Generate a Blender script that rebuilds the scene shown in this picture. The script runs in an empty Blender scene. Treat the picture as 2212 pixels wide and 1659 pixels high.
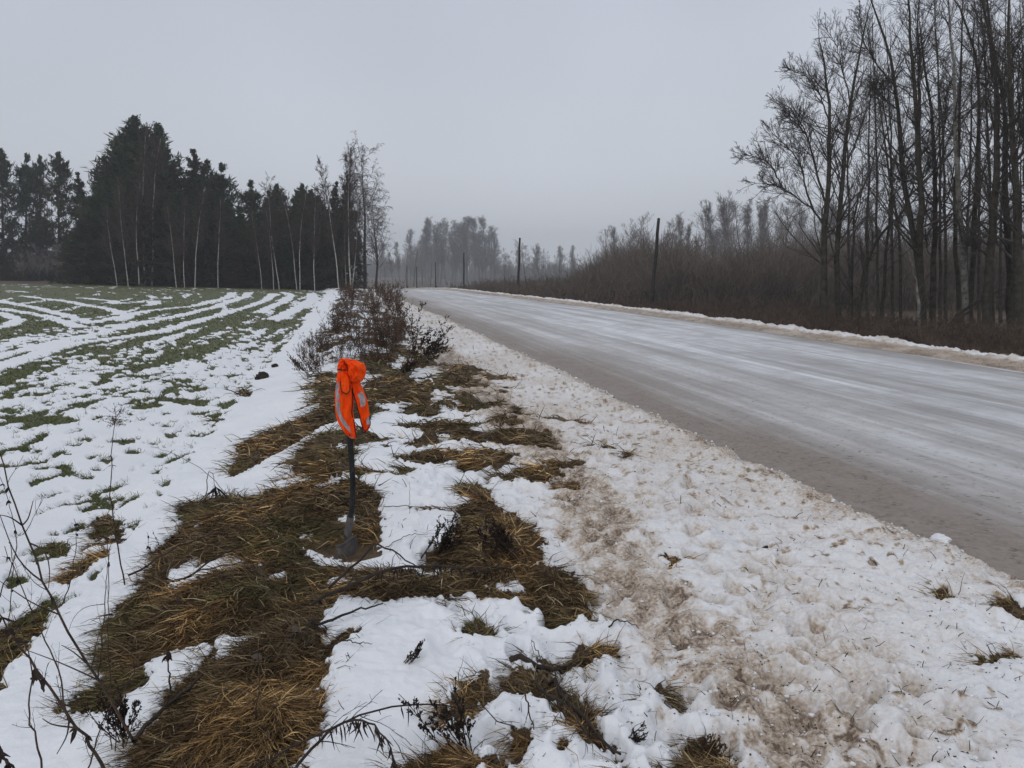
import bpy, math, random
import numpy as np
from mathutils import Vector
S = bpy.context.scene
COL = S.collection
PI = math.pi
rng = np.random.default_rng(7)
random.seed(7)

# ------------------------------------------------------------------ camera
CAM_H = 1.6
FPX = 819.0                     # focal length in pixels of a 1024 wide frame
PITCH = math.atan(112 / FPX)    # horizon a little above the middle
cd = bpy.data.cameras.new('camera')
cam = bpy.data.objects.new('camera', cd); COL.objects.link(cam)
cam.location = (0, 0, CAM_H)
cam.rotation_euler = (PI / 2 - PITCH, 0, 0)
cd.sensor_width = 36; cd.lens = FPX / 1024 * 36
cd.clip_start = 0.05; cd.clip_end = 6000
S.camera = cam

# ------------------------------------------------------------------ sky, sun, exposure
SUN_EL, SUN_ROT = math.radians(32), math.radians(-150)
w = bpy.data.worlds.new('World'); S.world = w; w.use_nodes = True
nt = w.node_tree; nt.nodes.clear()
def N(t, kind, **kw):
    n = t.nodes.new(kind)
    for k, v in kw.items(): setattr(n, k, v)
    return n
out = N(nt, 'ShaderNodeOutputWorld'); bg = N(nt, 'ShaderNodeBackground'); bg.inputs[1].default_value = 0.1
sky = N(nt, 'ShaderNodeTexSky', sky_type='NISHITA', sun_disc=False, sun_elevation=SUN_EL, sun_rotation=SUN_ROT, air_density=1.5, dust_density=5)
hs = N(nt, 'ShaderNodeHueSaturation'); hs.inputs['Saturation'].default_value = 0.35; hs.inputs['Value'].default_value = 0.9
nt.links.new(sky.outputs[0], hs.inputs['Color'])
tc = N(nt, 'ShaderNodeTexCoord'); sx = N(nt, 'ShaderNodeSeparateXYZ'); nt.links.new(tc.outputs['Generated'], sx.inputs[0])
cl = N(nt, 'ShaderNodeTexNoise'); cl.inputs['Scale'].default_value = 1.6; cl.inputs['Detail'].default_value = 3; cl.inputs['Roughness'].default_value = .45
nt.links.new(tc.outputs['Generated'], cl.inputs['Vector'])
rp = N(nt, 'ShaderNodeValToRGB'); e = rp.color_ramp.elements     # cloud cover: dull at the horizon, bright overhead
e[0].position = 0.0; e[0].color = (.56, .59, .645, 1)
e[1].position = 1.0; e[1].color = (.62, .64, .68, 1)
for p_, c_ in ((.12, (.57, .605, .67)), (.30, (.48, .515, .595)), (.45, (.45, .48, .545)), (.62, (.58, .61, .67))):
    q = rp.color_ramp.elements.new(p_); q.color = (*c_, 1)
nt.links.new(sx.outputs['Z'], rp.inputs[0])
sc = N(nt, 'ShaderNodeVectorMath', operation='SCALE'); nt.links.new(rp.outputs[0], sc.inputs[0])
mr = N(nt, 'ShaderNodeMapRange'); mr.inputs['To Min'].default_value = 9.2; mr.inputs['To Max'].default_value = 11.5
mr.inputs['From Min'].default_value = .3; mr.inputs['From Max'].default_value = .7
nt.links.new(cl.outputs[0], mr.inputs[0]); nt.links.new(mr.outputs[0], sc.inputs['Scale'])
mx = N(nt, 'ShaderNodeMixRGB'); mx.inputs[0].default_value = 0.94
nt.links.new(hs.outputs[0], mx.inputs[1]); nt.links.new(sc.outputs[0], mx.inputs[2])
nt.links.new(mx.outputs[0], bg.inputs[0]); nt.links.new(bg.outputs[0], out.inputs[0])
sl = bpy.data.lights.new('sun', 'SUN'); sl.energy = 0.5; sl.angle = math.radians(50); sl.color = (1, .97, .93)
so = bpy.data.objects.new('sun', sl); COL.objects.link(so)
sdir = Vector((math.sin(SUN_ROT) * math.cos(SUN_EL), math.cos(SUN_ROT) * math.cos(SUN_EL), math.sin(SUN_EL)))
so.rotation_euler = sdir.to_track_quat('Z', 'Y').to_euler()
S.view_settings.view_transform = 'Standard'; S.view_settings.look = 'None'
S.view_settings.exposure = 0.10; S.view_settings.gamma = 1.0
S.cycles.max_bounces = 5; S.cycles.diffuse_bounces = 3; S.cycles.glossy_bounces = 2
S.cycles.transparent_max_bounces = 4; S.cycles.volume_bounces = 0

# ------------------------------------------------------------------ helpers: noise
def _h(ix, iy, seed):
    h = (ix.astype(np.int64) * 374761393 + iy.astype(np.int64) * 668265263 + seed * 974634777) & 0xffffffff
    h = ((h ^ (h >> 13)) * 1274126177) & 0xffffffff
    h = h ^ (h >> 16)
    return (h & 0xffff) / 32767.5 - 1.0
def vn(x, y, seed=0):
    x = np.asarray(x, float); y = np.asarray(y, float)
    xi = np.floor(x); yi = np.floor(y); fx = x - xi; fy = y - yi
    fx = fx * fx * (3 - 2 * fx); fy = fy * fy * (3 - 2 * fy)
    a = _h(xi, yi, seed); b = _h(xi + 1, yi, seed); c = _h(xi, yi + 1, seed); d = _h(xi + 1, yi + 1, seed)
    return (a * (1 - fx) + b * fx) * (1 - fy) + (c * (1 - fx) + d * fx) * fy
def fbm(x, y, o=3, seed=0, g=.5):
    s = 0; a = 1; t = 0
    for k in range(o):
        c, q = math.cos(.6 * k + .4), math.sin(.6 * k + .4)
        s = s + a * vn((x * c - y * q) * 2 ** k + 17.3 * k, (x * q + y * c) * 2 ** k - 9.1 * k, seed + k); t += a; a *= g
    return s / t
def sm(a, b, x):
    t = np.clip((x - a) / (b - a), 0, 1); return t * t * (3 - 2 * t)

# ------------------------------------------------------------------ the lie of the land
LY = np.array([-400, -60, 0, 4, 8.5, 19.5, 34, 50, 64, 70, 90, 120, 170, 400, 900.])
LX = np.array([85, 15.5, 3.35, 2.57, 1.65, -.55, -3.5, -6.8, -9.6, -10.9, -16, -27, -55, -200, -520.])
WY = np.array([-400, 0, 13, 24, 34, 50, 65, 80, 900.])
WW = np.array([7.8, 7.8, 7.9, 8.3, 8.3, 7.7, 6.8, 6.4, 6.4])
def Lf(y): return np.interp(y, LY, LX)
def Rf(y): return Lf(y) + np.interp(y, WY, WW)
TP = np.array([-400, -60, -9, -6.2, -5.2, -4.5, -3.4, -2.4, -1.2, -.25, 0.])
ZP = np.array([-.1, -.08, -.14, -.16, -.26, -.17, .07, .02, .02, .01, -.03])
RP = np.array([0, .35, .7, 1.0, 1.5, 3.2, 5.5, 9, 400.])
RZ = np.array([-.03, .06, .10, .05, -.15, -.6, -1.0, -1.05, -1.1])
def macro(x, y):
    x = np.asarray(x, float); y = np.asarray(y, float)
    t = x - Lf(y); r = x - Rf(y)
    z = np.where(t < 0, np.interp(t, TP, ZP), np.where(r > 0, np.interp(r, RP, RZ), -.03))
    far = sm(20, 85, y)
    z = z + far * np.where(t < -6, .45 * sm(12, 60, -x) - .05, 0)
    z = z - .021 * np.clip(np.hypot(np.clip(y - 76, 0, None), 3) - 3, 0, 330) * sm(-60, -20, x) - .004 * np.clip(y - 110, 0, 300) * (1 - sm(-60, -20, x))
    return z
SX = 2212 / 1024
def ray(X, Y):
    u = (X - 1106) / SX; v = Y / SX - 384
    return u, FPX * math.cos(PITCH) - v * math.sin(PITCH), FPX * math.sin(PITCH) + v * math.cos(PITCH)
def at(X, Y, d):                      # the point at forward distance d seen at X, Y
    u, f, dn = ray(X, Y); return np.array([u * d / f, d, CAM_H - d * dn / f])
def on(X, Y):                         # the point of the ground seen at X, Y
    u, f, dn = ray(X, Y); z = 0.
    for _ in range(12):
        d = (CAM_H - z) * f / dn; z = .5 * z + .5 * float(macro(u * d / f, d))
    return np.array([u * d / f, d])
def G(pts): return np.array([on(*p) for p in pts])

def sdf(x, y, poly):                  # signed distance, positive inside
    n = len(poly); d = np.full(x.shape, 1e9); ins = np.zeros(x.shape, bool)
    for i in range(n):
        a = poly[i]; b = poly[(i + 1) % n]; e = b - a
        t = np.clip(((x - a[0]) * e[0] + (y - a[1]) * e[1]) / (e @ e + 1e-12), 0, 1)
        d = np.minimum(d, np.hypot(x - a[0] - t * e[0], y - a[1] - t * e[1]))
        c = ((a[1] > y) != (b[1] > y))
        with np.errstate(divide='ignore', invalid='ignore'):
            c &= x < (b[0] - a[0]) * (y - a[1]) / (b[1] - a[1] + 1e-12) + a[0]
        ins ^= c
    return np.where(ins, d, -d)
def sdfs(x, y, polys, m=.6):
    r = np.full(x.shape, -m)
    for p in polys:
        lo = p.min(0) - m; hi = p.max(0) + m
        k = (x > lo[0]) & (x < hi[0]) & (y > lo[1]) & (y < hi[1])
        if k.any(): r[k] = np.maximum(r[k], sdf(x[k], y[k], p))
    return r
def pdist(x, y, lines, m=1.5):
    r = np.full(x.shape, m)
    for p in lines:
        lo = p.min(0) - m; hi = p.max(0) + m
        k = (x > lo[0]) & (x < hi[0]) & (y > lo[1]) & (y < hi[1])
        if not k.any(): continue
        xx, yy, rr = x[k], y[k], r[k]
        for a, b in zip(p[:-1], p[1:]):
            e = b - a; t = np.clip(((xx - a[0]) * e[0] + (yy - a[1]) * e[1]) / (e @ e + 1e-12), 0, 1)
            rr = np.minimum(rr, np.hypot(xx - a[0] - t * e[0], yy - a[1] - t * e[1]))
        r[k] = rr
    return r

BROWN = [G(p) for p in (
 [(385,1100),(440,1095),(480,1080),(560,1075),(640,1060),(680,1040),(700,1045),(790,1050),(830,1080),(825,1110),(830,1150),(815,1180),(790,1192),(745,1188),(720,1170),(700,1185),(660,1190),(690,1215),(740,1225),(800,1240),(900,1250),(1000,1240),(1160,1240),(1200,1250),(1250,1265),(1270,1300),(1300,1350),(1310,1375),(1270,1385),(1210,1370),(1170,1340),(1120,1320),(1060,1310),(1000,1300),(960,1310),(900,1310),(830,1320),(760,1305),(735,1300),(720,1330),(770,1345),(775,1390),(730,1410),(715,1440),(710,1470),(690,1490),(700,1520),(690,1540),(715,1575),(720,1600),(680,1620),(670,1659),(640,1720),(270,1720),(300,1620),(330,1590),(350,1540),(390,1500),(440,1450),(475,1410),(430,1425),(360,1440),(330,1450),(320,1500),(240,1560),(180,1570),(110,1560),(200,1500),(210,1450),(205,1400),(240,1340),(290,1280),(330,1240),(330,1200),(360,1170),(400,1140)],
 [(510,965),(560,940),(640,915),(700,880),(740,850),(820,860),(830,880),(800,900),(770,910),(690,930),(660,950),(600,985),(560,1010),(520,1030),(500,1040),(495,1030),(515,1000)],
 [(620,1010),(650,975),(700,945),(770,930),(800,950),(770,980),(775,1020),(790,1050),(700,1060),(665,1040),(640,1030)],
 [(200,1120),(235,1112),(270,1140),(280,1165),(240,1205),(190,1235),(150,1275),(135,1270),(170,1220),(205,1180),(200,1150)],
 [(0,1380),(50,1345),(125,1305),(115,1340),(90,1390),(40,1440),(20,1480),(0,1510),(-80,1560),(-60,1440)],
 [(105,1190),(130,1172),(150,1185),(150,1205),(125,1215),(108,1205)],
 [(985,1075),(990,1050),(1030,1045),(1055,1065),(1060,1090),(1100,1120),(1140,1140),(1165,1175),(1180,1200),(1165,1235),(1040,1250),(900,1225),(930,1190),(970,1180),(1000,1150),(975,1105),(1010,1100),(1035,1090)],
 [(830,995),(880,990),(960,978),(1040,975),(1120,985),(1130,1000),(1060,1012),(1000,1008),(900,1012)],
 [(870,965),(900,950),(1000,940),(1090,940),(1190,940),(1200,960),(1215,980),(1180,975),(1090,965),(1000,962),(900,977)],
 [(850,897),(900,885),(960,893),(965,905),(910,912)],
 [(1090,1040),(1120,1022),(1200,1020),(1220,1035),(1160,1052),(1110,1054)],
 [(850,925),(900,915),(1000,915),(1010,925),(930,937)],
 [(1030,880),(1090,872),(1085,885),(1050,892)],
 [(790,850),(860,825),(945,848),(930,880),(880,875),(830,880)],
 [(900,820),(1000,812),(1040,830),(960,840)],
 [(860,790),(930,780),(950,795),(880,805)],
 [(985,1490),(1040,1470),(1100,1480),(1180,1450),(1230,1500),(1280,1560),(1340,1659),(1360,1720),(850,1720),(930,1640),(1000,1625),(1100,1625),(1115,1590),(1100,1550),(1040,1545),(1000,1560),(960,1590),(950,1560),(975,1520)],
 [(1110,1445),(1200,1430),(1290,1400),(1340,1410),(1330,1425),(1260,1440),(1180,1460)],
 [(985,1375),(1030,1350),(1070,1365),(1095,1395),(1060,1400),(1010,1395)],
 [(1385,1520),(1420,1500),(1460,1505),(1475,1530),(1440,1532),(1400,1528)],
 [(1410,1225),(1440,1215),(1470,1230),(1440,1245),(1415,1240)],
 [(1460,1659),(1470,1620),(1520,1610),(1570,1640),(1610,1720),(1460,1720)],
 [(2095,1425),(2130,1445),(2180,1425),(2215,1405),(2215,1418),(2180,1440),(2130,1452)],
 [(2130,1330),(2170,1325),(2215,1345),(2215,1362),(2160,1345)],
 [(2015,1300),(2040,1295),(2055,1315),(2030,1318)],
 [(500,858),(520,848),(548,850),(540,862)], [(455,915),(475,908),(488,915),(470,920)],
 [(880,1105),(960,1100),(975,1106),(890,1110)])]
HOLES = [G(p) for p in ([(372,1245),(420,1235),(500,1200),(517,1220),(508,1242),(440,1265),(380,1288)],
 [(1060,1280),(1100,1262),(1135,1278),(1130,1292),(1080,1296)], [(1175,1560),(1210,1570),(1225,1590),(1190,1600)],
 [(705,1268),(740,1258),(770,1268),(720,1280)])]
def C9(p): return [(.3472 * a, 597.4 + .3472 * b) for a, b in p]
GREEN = [G(C9(p)) for p in (
 [(-60,850),(140,835),(300,870),(470,880),(350,930),(150,950),(-60,920)], [(410,820),(640,760),(800,710),(700,770),(520,830)],
 [(820,810),(1000,730),(1180,650),(1250,680),(1100,760),(900,850)], [(1000,770),(1200,750),(1290,800),(1100,810)],
 [(0,580),(200,540),(330,540),(200,580),(0,640)], [(650,630),(1000,610),(900,650)],
 [(760,570),(1060,480),(1400,400),(1500,410),(1200,520),(850,590)], [(420,500),(560,450),(820,420),(600,480)],
 [(0,500),(250,470),(400,460),(200,520),(0,530)], [(1350,310),(1440,275),(1530,300),(1450,320)],
 [(1570,310),(1650,280),(1800,280),(1720,320)], [(320,300),(470,285),(400,320)], [(390,390),(500,350),(520,370),(400,400)],
 [(730,1050),(850,1035),(900,1050),(800,1065)], [(190,1180),(250,1160),(300,1175),(250,1190)], [(1800,300),(1900,285),(1960,300),(1880,312)])]
TRACKS = [G(C9(p)) for p in (
 [(-100,140),(0,150),(200,190),(400,240),(560,290)], [(130,120),(400,150),(700,210),(800,250),(740,280)], [(-80,220),(0,230),(120,270),(60,310),(-60,330)],
 [(560,290),(900,215),(1200,185),(1420,130),(1450,100)], [(480,380),(900,290),(1300,200),(1530,125),(1550,100)], [(-60,520),(0,500),(480,380)],
 [(-60,590),(0,570),(400,430),(1000,350),(1400,230),(1660,150),(1700,105)], [(1600,225),(1760,160),(1810,120),(1770,98)],
 [(1700,270),(1850,200),(1950,140),(1940,105)], [(1900,265),(2010,190),(2050,150)], [(850,160),(960,150),(960,170),(900,180)],
 [(0,200),(300,250),(500,320)], [(500,130),(700,150),(720,165)])]
TRAMP = [G([(940,760),(1030,850),(1150,960),(1250,1060),(1300,1180),(1350,1260),(1430,1330),(1530,1420),(1620,1500),(1700,1600),(1740,1670),(1800,1760)])]
FOOT = []
for _ in range(560):                   # footprints and holes trodden in the verge
    Y_ = random.uniform(700, 1680); f_ = (Y_ - 628) / 1040
    FOOT.append((*on(random.uniform(870 + 60 * f_, 1010 + 1200 * f_), Y_), random.uniform(.02, .075), random.uniform(.5, 1)))
FOOT = np.array([p for p in FOOT if p[0] - Lf(p[1]) < -.15])

def field_green(x, y, t):
    dR = -t - 4.9; dF = 93 - y + .05 * x; k = 12.
    phi = -k * np.log(np.exp(-np.clip(dR, -50, 300) / k) + np.exp(-np.clip(dF, -50, 300) / k)); psi = (dR - dF) * .6
    wob = fbm(x * .12, y * .12, 2, 55) * 1.2
    n = .42 * fbm((phi + wob) * 1.0, psi * .12, 3, 31) + .55 * fbm((phi + wob) * 3.4, psi * .30, 2, 37) + .26 * np.sin((phi + .35 * wob) * 2 * PI / 1.05) * sm(10, 22, y) * (.6 + .8 * fbm(x * .3, y * .3, 2, 57)) + .62 * fbm(x * 6, y * 2.6, 3, 41) * (1 - .6 * sm(12, 50, y))
    cover = -.36 + .29 * sm(6, 13, y) + .46 * sm(11, 32, y)
    g = n + cover - .5 * (1 - sm(.1, 2.5, dR))
    gp = sdfs(x, y, GREEN, 1.0)
    g = np.maximum(g, .25 * sm(-.25, .25, gp + .25 * fbm(x * 6, y * 3, 3, 77)) - .06 + .30 * fbm(x * 9, y * 4.5, 3, 78))
    wd = .12 + .0022 * np.clip(y, 0, 80)
    tr = pdist(x, y, TRACKS, 2.)
    g = g - .9 * (1 - sm(wd, wd * 1.7, tr + .12 * fbm(x * 2, y * 2, 2, 5)))
    return np.where(dR > 0, g, -1.)

FOOTP = at(665.7 + .2983 * 330, 733.9 + .2983 * 1545, 4.56)
def land(x, y):
    """height, snow cover, dirt, green cover, bareness of the ground"""
    x = np.asarray(x, float); y = np.asarray(y, float)
    t0 = x - Lf(y); cut = (.10 * fbm(y * 1.3, x * .3, 3, 301) + .06 * fbm(x * 6, y * 6, 3, 303)) * np.exp(-(t0 / .7) ** 2)
    z = macro(x + cut, y); t = t0 + cut; r = x - Rf(y); d = np.hypot(x, y)
    near = 1 - sm(25, 60, d)
    e1 = fbm(x * 7, y * 7, 4, 3)
    b = sdfs(x, y, BROWN, .6); h = sdfs(x, y, HOLES, .3)
    bare = np.minimum(b, -h) + .055 * e1 + .03 * vn(x * 45, y * 45, 8)
    bare = bare - .30 * sm(.30, .50, fbm(x * 3.4, y * 3.4, 4, 15, .6)) * (b < .28) * (b > -.1)
    # strip of weeds and litter running back between the field and the verge
    env = sm(-4.3, -3.6, t + .3 * e1 - .02 * np.clip(20 - y, 0, 20)) * (1 - sm(-2.4, -1.0, t)) * sm(8.2, 10, y)
    strip = env * (.14 + .9 * fbm(x * 1.9, y * .9, 3, 12)) - .13
    bare = np.maximum(bare, np.where(y > 8, strip, -.6))
    env2 = sm(-4.2, -3.6, t) * (1 - sm(-1.9, -.7, t)) * sm(5.2, 7.5, y)
    bare = np.maximum(bare, np.where(y > 5, env2 * (.62 * fbm(x * 2.2, y * 3.4, 3, 19) - .13) * (1 - .6 * sm(14, 30, y)), -.6) - .02)
    # beyond the road: brown litter with leftover snow
    far_b = sm(1.0, 1.6, r + .8 * e1 + .5 * fbm(x * 1.2, y * 1.2, 2, 72)) * (.55 + .6 * fbm(x * .5, y * .5, 3, 66)) - .03
    bare = np.maximum(bare, np.where(r > .6, far_b, -.6))
    wood = sm(90, 94, y) * sm(4, 6, -t)
    bare = np.maximum(bare, np.where(wood > 0, wood * .4, -.6))
    g = np.where(t < -4.5, field_green(x, y, t), -1.)
    g = np.where(wood > .5, -1., g)
    snow = 1 - sm(-.02, .022, bare)
    gs = sm(-.02, .09, g)
    snow = snow * (1 - gs)
    # dirt on the snow
    verge = sm(-3.0, -1.3, t) * (t < 0)
    tp = pdist(x, y, TRAMP, 1.2)
    wid = .17 + .01 * y
    trod = 1 - sm(wid * .5, wid * 1.5, tp + .16 * e1 + .09 * vn(x * 22, y * 22, 4))
    dirt = .25 * verge * (1 + .7 * fbm(x * 1.3, y * 1.3, 3, 23)) * (.6 + .4 * sm(3, 9, y)) + trod * (.46 + .6 * fbm(x * 13, y * 13, 3, 29)) + .15 * verge * sm(.05, .6, fbm(x * 16, y * 16, 3, 33)) + .06 * verge * sm(-.2, .5, fbm(x * 4, y * 4, 2, 35))
    dirt = dirt + .34 * (1 - sm(.0, .38, -t + .22 * e1)) * (t < 0) + np.where(r > 0, .14 + .45 * (1 - sm(.25, .9, r + .3 * e1)) + .2 * fbm(x * 3, y * 3, 2, 71), 0)
    lump = vn(x * 34, y * 34, 90) * .6 + vn(x * 17, y * 17, 91) * .7
    dirt = dirt + verge * .75 * sm(.50, .85, lump) * sm(-.45, .4, fbm(x * 1.1, y * 1.1, 2, 93))
    lump2 = vn(x * 13, y * 11, 95) * .5 + vn(x * 27, y * 23, 96) * .7
    dirt = dirt + verge * .5 * sm(.42, .8, lump2) * sm(3, 6, y)
    # relief
    tramp = sm(-3.4, -2.2, t) * (t < 0) + .35 * (t < -2.2) * (t > -5)
    micro = np.where(t < 0, tramp, .5) * near
    z = z + micro * (.034 * fbm(x * 3.1, y * 3.1, 3, 44) + .036 * fbm(x * 8, y * 8, 3, 47) + .016 * (1 - np.abs(vn(x * 21, y * 21, 49))))
    z = z + .03 * fbm(x * .45, y * .45, 2, 50) * sm(0, 2, np.maximum(-t, r)) + .012 * fbm(x * 2.0, y * 2.0, 2, 51) * near
    z = z + .035 * snow * sm(-.30, -.02, -np.abs(bare + .02)) * 0 + .04 * snow * near * (1 - gs)
    z = z + (1 - snow) * np.clip(bare, 0, .3) * .22 * np.where(t < 0, 1, 0)
    z = z + sm(0, .15, bare) * (t < -.3) * (.11 * fbm(x * 3.8, y * 3.8, 3, 61) + .055 * fbm(x * 11, y * 11, 2, 62)) * near
    dirtf = np.zeros_like(x)
    if len(FOOT):
        for fx, fy, fr, fd in FOOT:
            k = np.abs(x - fx) < 4 * fr
            k &= np.abs(y - fy) < 5 * fr
            if k.any():
                q = np.hypot((x[k] - fx) * 1.15, (y[k] - fy) * .8) / fr + .35 * e1[k]
                z[k] -= .042 * fd * np.exp(-q ** 4 * .7) - .008 * fd * np.exp(-(q - 1.7) ** 2 * 3)
                dirtf[k] = np.maximum(dirtf[k], fd * .28 * np.exp(-q ** 4))
    dirt = np.clip(dirt + dirtf * verge, 0, 1)
    # a ragged ridge ploughed up by the road
    z = z + np.where(t < 0, .045 * np.exp(-((t + .22 + .10 * e1) / .17) ** 2), 0) * near
    z = z + np.where(r > 0, .13 * fbm(x * 2.6, y * 1.6, 4, 70) * np.exp(-((r - .8) / .7) ** 2), 0)
    q = np.exp(-(((x - FOOTP[0]) / .25) ** 2 + ((y - FOOTP[1] + .10) / .26) ** 2) ** 2); z = z * (1 - q) + (FOOTP[2] - .015) * q
    bk = (r > -.1) & (r < 1.9) & (y < 130) & (y > -25); z = np.where(bk, z - .22, z)
    inr = (t > .02) & (r < -.02)
    z = np.where(inr, z - .10, z)
    return z, snow, dirt, np.where(g > -.9, gs, 0), bare

# ------------------------------------------------------------------ helpers: meshes and objects
def tag(o, label=None, cat=None, group=None, kind=None):
    if label: o['label'] = label
    if cat: o['category'] = cat
    if group: o['group'] = group
    if kind: o['kind'] = kind
    return o
def empty(name, loc, label, cat, group=None, rz=0):
    o = bpy.data.objects.new(name, None); COL.objects.link(o); o.location = loc; o.rotation_euler = (0, 0, rz)
    o.empty_display_size = .2
    return tag(o, label, cat, group)
def mesh(name, parts, mats, parent=None, smooth=True, attrs=None, link=True):
    """parts: list of (V, F, matindex); F an (n,3) or (n,4) array"""
    if not isinstance(mats, (list, tuple)): mats = [mats]
    me = bpy.data.meshes.new(name)
    V = np.concatenate([p[0] for p in parts]).astype(np.float32)
    loops, starts, mi = [], [], []; off = 0; ls = 0
    for p in parts:
        F = np.asarray(p[1]); k = F.shape[1]
        loops.append((F + off).ravel()); starts.append(ls + np.arange(len(F)) * k); ls += F.size
        mi.append(np.full(len(F), p[2] if len(p) > 2 else 0)); off += len(p[0])
    loops = np.concatenate(loops).astype(np.int32); starts = np.concatenate(starts).astype(np.int32); mi = np.concatenate(mi).astype(np.int32)
    me.vertices.add(len(V)); me.vertices.foreach_set('co', V.ravel())
    me.loops.add(len(loops)); me.loops.foreach_set('vertex_index', loops)
    me.polygons.add(len(starts)); me.polygons.foreach_set('loop_start', starts)
    me.polygons.foreach_set('material_index', mi)
    me.polygons.foreach_set('use_smooth', np.full(len(starts), bool(smooth)))
    for m in mats: me.materials.append(m)
    for k, a in (attrs or {}).items():
        a = np.asarray(a, np.float32)
        if a.ndim == 1:
            at_ = me.attributes.new(k, 'FLOAT', 'POINT'); at_.data.foreach_set('value', a)
        else:
            if a.shape[1] == 3: a = np.concatenate([a, np.ones((len(a), 1), np.float32)], 1)
            at_ = me.attributes.new(k, 'FLOAT_COLOR', 'POINT'); at_.data.foreach_set('color', a.ravel())
    me.update(calc_edges=True); me.validate()
    o = bpy.data.objects.new(name, me)
    if link: COL.objects.link(o)
    if parent: o.parent = parent
    return o
def norm(v): return v / (np.linalg.norm(v, axis=-1, keepdims=True) + 1e-9)
def tangents(P):
    T = np.empty_like(P); T[:, 1:-1] = P[:, 2:] - P[:, :-2]; T[:, 0] = P[:, 1] - P[:, 0]; T[:, -1] = P[:, -1] - P[:, -2]
    return norm(T)
def tubes(P, R, sides=4):
    P = np.asarray(P, float); R = np.broadcast_to(np.asarray(R, float), P.shape[:2]); n, k, _ = P.shape
    T = tangents(P); ref = np.where(np.abs(T[:, :1, 2:]) > .85, np.array([1., 0, 0]), np.array([0, 0, 1.]))
    A = norm(np.cross(T, np.broadcast_to(ref, T.shape))); B = np.cross(T, A)
    an = np.arange(sides) * 2 * PI / sides
    V = P[:, :, None] + R[:, :, None, None] * (A[:, :, None] * np.cos(an)[:, None] + B[:, :, None] * np.sin(an)[:, None])
    i = np.arange(n)[:, None, None] * k * sides + np.arange(k - 1)[:, None] * sides
    a = i + np.arange(sides); b = i + (np.arange(sides) + 1) % sides
    F = np.stack([a, b, b + sides, a + sides], -1).reshape(-1, 4)
    return V.reshape(-1, 3), F
def ribbons(P, Wd, g=None):
    P = np.asarray(P, float); Wd = np.broadcast_to(np.asarray(Wd, float), P.shape[:2]); n, k, _ = P.shape
    g = g or rng
    T = tangents(P); s = norm(np.cross(T[:, :1], norm(g.normal(size=(n, 1, 3))))); s = norm(np.broadcast_to(s, T.shape) - T * (s * T).sum(-1, keepdims=True))
    V = np.stack([P - s * Wd[..., None] / 2, P + s * Wd[..., None] / 2], 2).reshape(-1, 3)
    i = (np.arange(n)[:, None] * k + np.arange(k - 1)) * 2
    return V, np.stack([i, i + 1, i + 3, i + 2], -1).reshape(-1, 4)
def walk(P0, D0, L, k, bend=0., jit=.15, g=None, droop=0.):
    g = g or rng; n = len(P0); D = norm(D0.astype(float)); P = [P0]; st = (L / (k - 1))[:, None]
    for i in range(k - 1):
        D = norm(D + np.array([0, 0, 1.]) * (bend - droop * (i / (k - 1))) / (k - 1) + g.normal(size=(n, 3)) * jit)
        P.append(P[-1] + D * st)
    return np.stack(P, 1)
def spawn(P, R, m, t0, t1, la, lb, a0, a1, k, bend=.3, jit=.15, rr=.5, rmin=.003, g=None, droop=0., taper=.25, lens=None):
    """m children on every polyline of P"""
    g = g or rng; n, kk, _ = P.shape
    idx = np.repeat(np.arange(n), m); t = g.uniform(t0, t1, n * m) * (kk - 1)
    i = np.minimum(t.astype(int), kk - 2); f = (t - i)[:, None]
    base = P[idx, i] * (1 - f) + P[idx, i + 1] * f; T = norm(P[idx, i + 1] - P[idx, i])
    r0 = (R[idx, i] * (1 - f[:, 0]) + R[idx, i + 1] * f[:, 0]) * rr
    L0 = np.linalg.norm(np.diff(P, axis=1), axis=2).sum(1)[idx] if lens is None else lens
    L = L0 * g.uniform(la, lb, n * m) * (1.15 - .75 * t / (kk - 1))
    perp = norm(np.cross(T, g.normal(size=T.shape))); a = g.uniform(a0, a1, n * m)[:, None]
    D = T * np.cos(a) + perp * np.sin(a)
    C = walk(base, D, L, k, bend, jit, g, droop)
    Rc = np.clip(r0, rmin, None)[:, None] * np.linspace(1, taper, k)
    return C, np.clip(Rc, rmin * .6, None)
def resample(pts, k):
    pts = np.asarray(pts, float); s = np.r_[0, np.cumsum(np.linalg.norm(np.diff(pts, axis=0), axis=1))]
    u = np.linspace(0, s[-1], k); q = np.stack([np.interp(u, s, pts[:, j]) for j in range(pts.shape[1])], 1)
    for _ in range(2): q[1:-1] = .5 * q[1:-1] + .25 * (q[2:] + q[:-2])
    return q
def dup(root, loc, rz=0., scale=1., label=None, group=None, rx=0, ry=0):
    r = root.copy(); COL.objects.link(r); r.location = loc; r.rotation_euler = (rx, ry, rz)
    r.scale = (scale,) * 3 if not isinstance(scale, tuple) else scale
    if label: r['label'] = label
    if group: r['group'] = group
    for ch in list(root.children):
        c = ch.copy(); COL.objects.link(c); c.parent = r
    return r

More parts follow.
